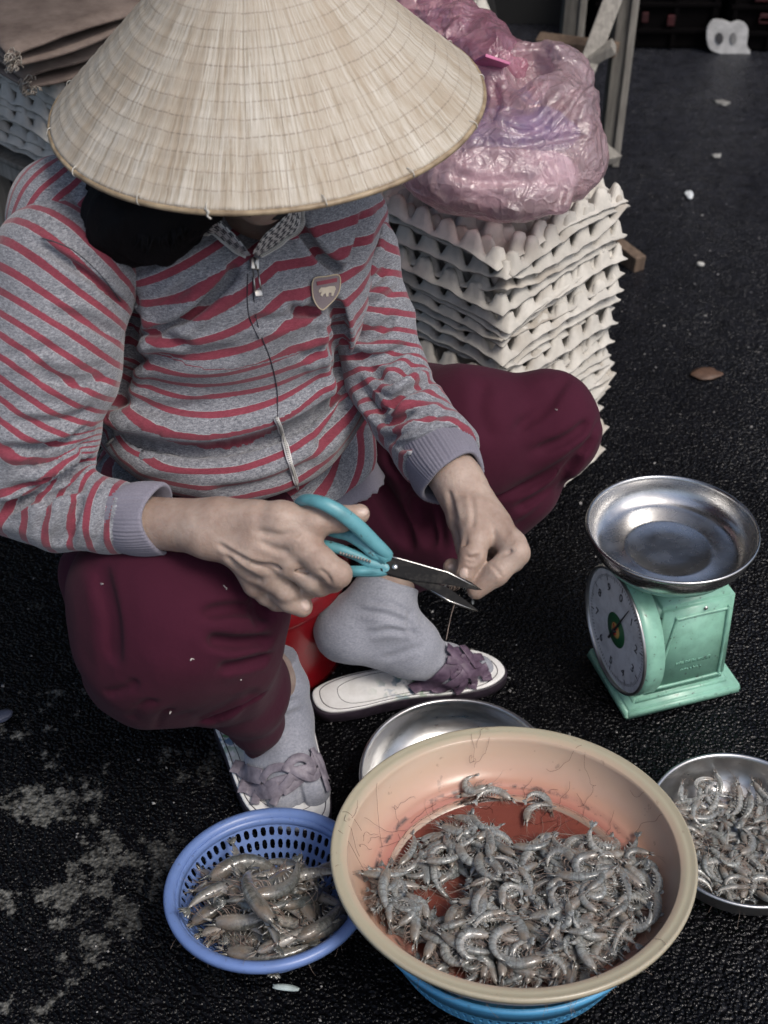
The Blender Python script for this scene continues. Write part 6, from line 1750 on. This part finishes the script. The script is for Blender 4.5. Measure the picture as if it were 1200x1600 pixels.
def build_bag():
    root = wempty('plastic_bag', P(800, 300, 1.6)); tag(root, 'crumpled translucent pink plastic bag on top of the tall egg tray stack', 'plastic bag')
    film = m_film("pink_film", (.92, .60, .64), .36)
    f = Field(np.arange(-.06, .34, .0042), np.arange(1.36, 1.85, .0046), np.arange(.47, .80, .0042))
    f.ell(P(790, 258, 1.625), (.125, .085, .062), frame([0, 0, 1], (1, .15, 0)), .02)
    f.ell(P(850, 215, 1.64), (.068, .07, .080), None, .03); f.ell(P(720, 250, 1.66), (.085, .07, .052), None, .03)
    f.ell(P(835, 140, 1.66), (.062, .055, .060), None, .03); f.ell(P(890, 165, 1.68), (.034, .04, .06), None, .03)
    f.cap(P(770, 130, 1.63), P(745, 115, 1.66), .024, .02, .03)
    # mouth of the tied handles, open towards the viewer
    f.ell(P(830, 112, 1.62), (.032, .045, .026), frame([.2, -.7, .7], (1, 0, 0)), .018, cut=True)
    f.cap(P(800, 318, 1.575), P(870, 322, 1.585), .016, .014, .02)
    V, Q = f.mesh(2); N = vnormals(V, Q); V = rumple(V, N, .0036, 17, 4); V = rumple(V, vnormals(V, Q), .0012, 60, 44); N = vnormals(V, Q)
    V = crease(V, N, [([(745, 222), (820, 226), (930, 205)], 5, .004, .7), ([(770, 190), (830, 205), (900, 130)], 6, .005, .8), ([(890, 200), (905, 160), (935, 130)], 5, .005, .8),
                      ([(770, 130), (780, 160), (765, 190)], 5, .005, .8), ([(860, 240), (880, 290), (870, 325)], 6, .004, .8), ([(780, 75), (840, 70), (880, 100)], 5, .004, .8), ([(700, 270), (760, 285), (830, 280)], 7, .004, .8), ([(845, 200), (870, 175), (890, 150)], 5, .005, .8)])
    put(mk(V, Q), 'film', film, root)
    # loose upper flap trailing back to the left
    f = Field(np.arange(-.10, .26, .0045), np.arange(1.5, 2.1, .005), np.arange(.55, .95, .0045))
    f.chain([P(770, 110, 1.68), P(720, 80, 1.74), P(670, 40, 1.78), P(620, -10, 1.82)], [.050, .050, .050, .060], .03)
    V, Q = f.mesh(2); N = vnormals(V, Q); V = rumple(V, N, .006, 22, 14)
    put(mk(V, Q), 'flap', m_film("magenta_film", (.74, .30, .42), .30), root)
    # what is packed inside
    f = Field(np.arange(-.02, .30, .005), np.arange(1.40, 1.75, .005), np.arange(.47, .72, .005))
    f.ell(P(800, 205, 1.665), (.090, .045, .028), None, .01); f.ell(P(730, 225, 1.69), (.06, .045, .03), None, .02)
    V, Q = f.mesh(1); N = vnormals(V, Q); V = rumple(V, N, .004, 24, 24); put(mk(V, Q), 'blue_bundle', simple("blue_film", (.08, .08, .34), .35, nscale=20), root)
    f = Field(np.arange(-.04, .30, .005), np.arange(1.40, 1.75, .005), np.arange(.47, .66, .005))
    f.ell(P(790, 275, 1.65), (.095, .055, .032), None, .01); f.ell(P(740, 265, 1.66), (.06, .05, .03), None, .02)
    V, Q = f.mesh(1); N = vnormals(V, Q); V = rumple(V, N, .004, 24, 34); put(mk(V, Q), 'pale_bundle', simple("pale_film", (.75, .72, .74), .4, nscale=14, dark=(.25, .24, .27)), root)
    # small magenta corner of a carton between the folds
    V, F = box(P(768, 98, 1.60), (.034, .004, .042), frame([.3, -.8, .5], (.8, .1, -.3)), .001); put(mk(V, F, False), 'pink_card', simple("pink_card", (.50, .13, .27), .5), root)
build_bag()
# ---- wooden trestle behind
def m_wood(name, c1, c2):
    t = NT(name); v = t.obj((8, 8, 1)); n = t.noise(v, 14, 5, .65); t.col(t.mix(t.ramp(n, [(.3, 0.0), (.7, 1.0)]), c1, c2)).rough(.75); t.nrm(t.bump(n, .35, .002)); return t.m
M_WOOD = m_wood("weathered_wood", (.07, .065, .057), (.18, .17, .15)); M_WOODL = m_wood("pale_wood", (.15, .14, .125), (.29, .275, .245)); M_WOODB = m_wood("brown_plank", (.06, .04, .028), (.17, .12, .085))
def plank(a, b, w, t, mat, name, parent, side=(0, 1, 0), bev=.003):
    a = np.asarray(a, float); b = np.asarray(b, float); d = b - a; L = np.linalg.norm(d); R = frame(d, side)
    V, F = box((0, 0, 0), (w, t, L), None, bev); return put(mk(V @ R.T + (a + b) / 2, F, False), name, mat, parent)
def build_trestle():
    f1 = G(945, 252); f2 = G(874, 205); root = wempty('wooden_trestle', f1); tag(root, 'weathered wooden trestle standing behind the pink bag', 'trestle')
    plank(f1, f1 + [.0, 0, .95], .030, .05, M_WOOD, 'post', root, (1, 0, 0)); plank(f1 + [.020, -.028, 0], f1 + [.020, -.028, .95], .016, .010, M_WOODL, 'edge_strip', root, (1, 0, 0))
    plank(f2, f2 + [.0, .0, 1.0], .036, .05, M_WOOD, 'post', root, (1, 0, 0)); plank(f2 + [.024, -.026, 0], f2 + [.024, -.026, 1.0], .016, .010, M_WOODL, 'edge_strip', root, (1, 0, 0))
    a = P(895, 165, 2.62); b = P(972, -40, 2.62); plank(a, b, .038, .018, M_WOODL, 'brace', root, (1, 0, 0))
    a = P(840, 62, 2.78); b = P(965, 78, 2.74); plank(a, b, .05, .02, M_WOODB, 'rail', root, (0, 1, 0))
    a = P(872, 118, 2.66); b = P(960, 72, 2.60); plank(a, b, .04, .02, M_WOODL, 'rail', root, (0, 1, 0))
    a = P(900, 250, 2.62); b = P(955, 238, 2.78); plank(a, b, .05, .02, M_WOODL, 'foot_rail', root, (0, 1, 0))
build_trestle()
o = plank(G(940, 368, .02), G(1000, 414, .012), .035, .026, M_WOODB, 'wood_offcut', None, (0, 0, 1)); tag(o, 'brown wooden plank end sticking out beside the tall egg tray stack', 'plank')
# ---- dark crates at the top right with a white mark
def build_crates():
    Mk = simple("shaded_black_crate", (.003, .0025, .0028), .95, 0, .05, nscale=12); Mr = simple("red_crate_print", (.05, .004, .006), .5, nscale=25, dark=(.02, .004, .005))  # crate and print colours darkened to carry the shade of the unlit stall
    labs = ['black plastic crate with faint red marks left of the white-marked one', 'black plastic crate bearing a rounded white painted mark', 'black plastic crate at the top right corner of the photo']
    for i in range(3):
        x0 = .56 + i * .36 ; y0 = 3.50 - i * .02; w, d, h = .345, .34, .30; c = np.array([x0 + w / 2, y0 + d / 2, h / 2]); root = wempty('plastic_crate', (c[0], c[1], 0)); tag(root, labs[i], 'crate', 'dark plastic crates along the back wall')
        mb = MB(); mb.add(*box(c, (w, d, h), None, .008))
        for z in (.05, .12, .19, .26): mb.add(*box((c[0], y0 - .006, z), (w * .98, .014, .012), None, .003))
        for xx in (-.45, -.15, .15, .45): mb.add(*box((c[0] + xx * w, y0 - .005, h / 2), (.014, .012, h * .96), None, .003))
        mb.build('shell', Mk, root, False)
        mb = MB(); r = random.Random(i + 3)
        for k in range(7): mb.add(*box((x0 + r.uniform(.03, w - .03), y0 - .0125, r.choice([.085, .155, .225]) + r.uniform(-.01, .01)), (r.uniform(.015, .05), .006, r.uniform(.012, .03)), None, .002))
        mb.build('red_print', Mr, root, False)
        mb = MB()
        for k in range(3): mb.add(*box((x0 + r.uniform(.05, w - .05), y0 - .0145, r.choice([.05, .19])), (r.uniform(.03, .09), .004, .004), None, .001))
        mb.build('worn_edge', simple("worn_white", (.22, .22, .22), .6), root, False)
        if i == 1:
            wh = simple("white_paint", (.52, .52, .52), .7, nscale=50); 
            def q(px, py, dy):
                dd = _cf + _cr * (px - 600) / FPX - _cu * (py - 800) / FPX; s = (y0 - dy) / dd[1]; return _co + dd * s
            out = [(1108, 36), (1116, 30), (1130, 31), (1141, 35), (1152, 32), (1164, 36), (1169, 48), (1167, 70), (1172, 80), (1168, 88), (1140, 87), (1112, 79), (1105, 66), (1104, 48)]
            sm_ = spline(np.array(out, float), 56, True)
            pts = [q(x, y, .0135) for x, y in sm_]; o3 = pts[0]
            V, F = prism([((p - o3)[0], (p - o3)[2]) for p in pts], .004, o3, (1, 0, 0), (0, 0, 1), .001); put(mk(V, F, False), 'white_mark', wh, root)
            for cx, rx, ry in ((1124, 6, 9), (1146, 5, 9)):
                pp = [q(cx + rx * math.cos(t_), 60 + ry * math.sin(t_), .0175) for t_ in np.linspace(0, 6.283, 20, endpoint=False)]; o3 = pp[0]
                V, F = prism([((p - o3)[0], (p - o3)[2]) for p in pp], .002, o3, (1, 0, 0), (0, 0, 1), 0); put(mk(V, F, False), 'mark_hole', simple("mark_dark", (.05, .05, .055), .7) if cx < 1130 else simple("mark_grey", (.2, .2, .2), .7), root)
build_crates()
# ---- left: tray stack on a wooden crate, cardboard on top
def build_left():
    yaw = math.atan2(1.652 - 1.455, .328 - .154); c = np.array([-.476, 1.975])
    tray_stack(c[0], c[1], .570, yaw + .02, [0, .016, .012, .018, .011, .019, .012, .017, .012, .017, .011], 'stack under the cardboard, left edge', 'egg trays in the left stack', M_PULP2, 9, zmin=.435)
    root = wempty('wooden_crate', (c[0], c[1], 0)); tag(root, 'pale wooden crate carrying the egg trays behind her right shoulder', 'crate')
    R = np.array([[math.cos(yaw), -math.sin(yaw)], [math.sin(yaw), math.cos(yaw)]])
    def W2(x, y): q = R @ np.array([x, y]); return q[0] + c[0], q[1] + c[1]
    for sx in (-1, 1):
        for sy in (-1, 1):
            x, y = W2(sx * .115, sy * .115); plank((x, y, 0), (x, y, .385), .032, .032, M_WOODL, 'leg', root, (R[0, 0], R[1, 0], 0))
    for z in (.392, .12):
        for s_ in (-1, 1):
            a = W2(-.14, s_ * .125); b = W2(.14, s_ * .125); plank((*a, z), (*b, z), .03 if z < .3 else .028, .02, M_WOODL, 'rail', root, (0, 0, 1))
            a = W2(s_ * .128, -.112); b = W2(s_ * .128, .112); plank((*a, z - .001), (*b, z - .001), .03, .018, M_WOODL, 'rail', root, (0, 0, 1))
    for k in range(5):
        x0 = -.12 + k * .06; a = W2(x0, -.135); b = W2(x0, .135); plank((*a, .4125), (*b, .4125), .010, .05, M_WOOD, 'slat', root, (0, 0, 1))
    # folded cardboard sheets
    t = NT("brown_cardboard"); v = t.obj(); n = t.noise(v, 18, 5, .65); t.col(t.mix(t.ramp(n, [(.35, 0.0), (.7, 1.0)]), (.12, .088, .072), (.23, .18, .15))).rough(.85); t.nrm(t.bump(t.noise(v, 260, 3), .25, .001, t.bump(n, .3, .003))); MC = t.m
    MC2 = simple("cardboard_edge", (.40, .36, .31), .9, nscale=120, dark=(.12, .10, .08))
    def sheet(quad, z0, bend, label, th=.005, fold=True, lift=.018):
        """folded sheet: outline in px at height z; front edge folded over, corrugated core seen in the fold"""
        q = [G(*p, z0) for p in quad]; n1, n2 = 24, 14; V = []
        for i in range(n1 + 1):
            for j in range(n2 + 1):
                u, w = i / n1, j / n2; p = (q[0] * (1 - u) + q[1] * u) * (1 - w) + (q[3] * (1 - u) + q[2] * u) * w
                z = bend * math.sin(u * 3.1) * (1 - w) * .6 + .0012 * math.sin(u * 9 + w * 5) + lift * min(1, w * 3) * (.3 + .7 * u)
                V.append(p + [0, 0, z])
        V = np.array(V); V += (.0016 * sn(V, 30, int(z0 * 1000), 2))[:, None] * [0, 0, 1]
        m = n2 + 1; F = [[i * m + j, (i + 1) * m + j, (i + 1) * m + j + 1, i * m + j + 1] for i in range(n1) for j in range(n2)]
        root = wempty('cardboard_sheet', q[0]); tag(root, label, 'cardboard', 'folded cardboard on the left egg trays')
        a = put(mk(V, F), 'upper_fold', MC, root); solid(a, th)
        V2 = V.copy(); 
        for i in range(n1 + 1):
            for j in range(n2 + 1): V2[i * m + j, 2] = z0 - .012 - .006 * math.sin(i / n1 * 4) - .002 * j / n2
        b = put(mk(V2, F), 'lower_fold', MC, root); solid(b, th)
        # crushed corrugation in the corner
        mb = MB(); r = random.Random(int(z0 * 997)); p0 = (V[0] + V2[0]) / 2
        for k in range(14):
            c_ = p0 + np.array([r.uniform(-.006, .012), r.uniform(-.006, .010), r.uniform(-.012, .012)]); pts = [c_ + np.array([math.cos(s_) * .006 * r.uniform(.6, 1.3), math.sin(s_) * .005, math.sin(s_ * 1.3) * .005]) for s_ in np.linspace(0, 5, 10)]
            V_, F_ = tube(pts, .0011, 4); mb.add(V_, F_)
        mb.build('corrugated_core', MC2, root)
    sheet([(16, 92), (232, 22), (150, -140), (-150, -60)], .655, .010, 'topmost brown cardboard sheet, folded, on the left egg trays')
    sheet([(38, 126), (215, 76), (150, -80), (-140, 20)], .605, .006, 'lower brown cardboard sheet folded under the topmost one')
build_left()
# ---- far small stack of pale trays seen above the pink bag
def build_far():
    root = wempty('packing_case', (.03, 2.4, 0)); tag(root, 'dark packing case under the small tray stack at the top edge', 'case')
    mb = MB(); mb.add(*box((.0, 2.42, .225), (.40, .34, .45), None, .006)); mb.build('body', M_DARK, root, False)
    mb = MB(); mb.add(*box((.0, 2.42, .456), (.42, .36, .012), None, .003)); mb.build('lid', M_DARK, root, False)
    tray_stack(.022, 2.36, .59, .1, [0, .016, .016, .018, .016, .017, .016], 'small stack above the pink bag', 'egg trays in the small far stack', M_PULP, 19, zmin=.48)
build_far()
# ---- litter on the wet ground
def bit(name, px, py, s, c, label, cat, seed, z=.002, rough=.6):
    r = np.random.default_rng(seed); bm = bmesh.new(); bmesh.ops.create_icosphere(bm, subdivisions=3, radius=1)
    V = np.array([v.co[:] for v in bm.verts]); F = [[v.index for v in f.verts] for f in bm.faces]; bm.free()
    V = V * (1 + .35 * sn(V, 1.6, seed, 3))[:, None]; V = V * np.array(s); a = r.uniform(0, 3) if seed != 6 else -.15; R = np.array([[math.cos(a), -math.sin(a), 0], [math.sin(a), math.cos(a), 0], [0, 0, 1]])
    o = put(mk(V @ R.T + G(px, py, z), F), name, simple(name + str(seed), c, rough, nscale=80)); tag(o, label, cat); return o
bit('paper_scrap', 1077, 304, (.019, .009, .004), (.62, .66, .68), 'small white crumpled scrap on the asphalt right of the tall stack', 'scrap', 1)
bit('paper_scrap', 1120, 243, (.012, .009, .004), (.30, .30, .29), 'grey pellet on the asphalt above the white scrap', 'scrap', 2)
bit('dry_leaf', 1105, 583, (.026, .017, .004), (.10, .055, .035), 'brown wilted leaf on the asphalt above the steel pan', 'leaf', 3)
bit('paper_scrap', 1128, 160, (.018, .012, .004), (.22, .22, .21), 'faint grey scrap lying below the black crates', 'scrap', 4)
bit('paper_scrap', 1095, 413, (.009, .007, .004), (.42, .42, .4), 'tiny pale crumb on the asphalt right of the plank end', 'scrap', 5)
bit('paper_scrap', 445, 1543, (.017, .0035, .002), (.42, .50, .50), 'thin pale sliver on the ground below the blue basket', 'scrap', 6)
bit('pebble', 2, 1118, (.010, .016, .004), (.05, .06, .10), 'small dark blue-grey pebble cut by the left edge of the photo', 'pebble', 7)
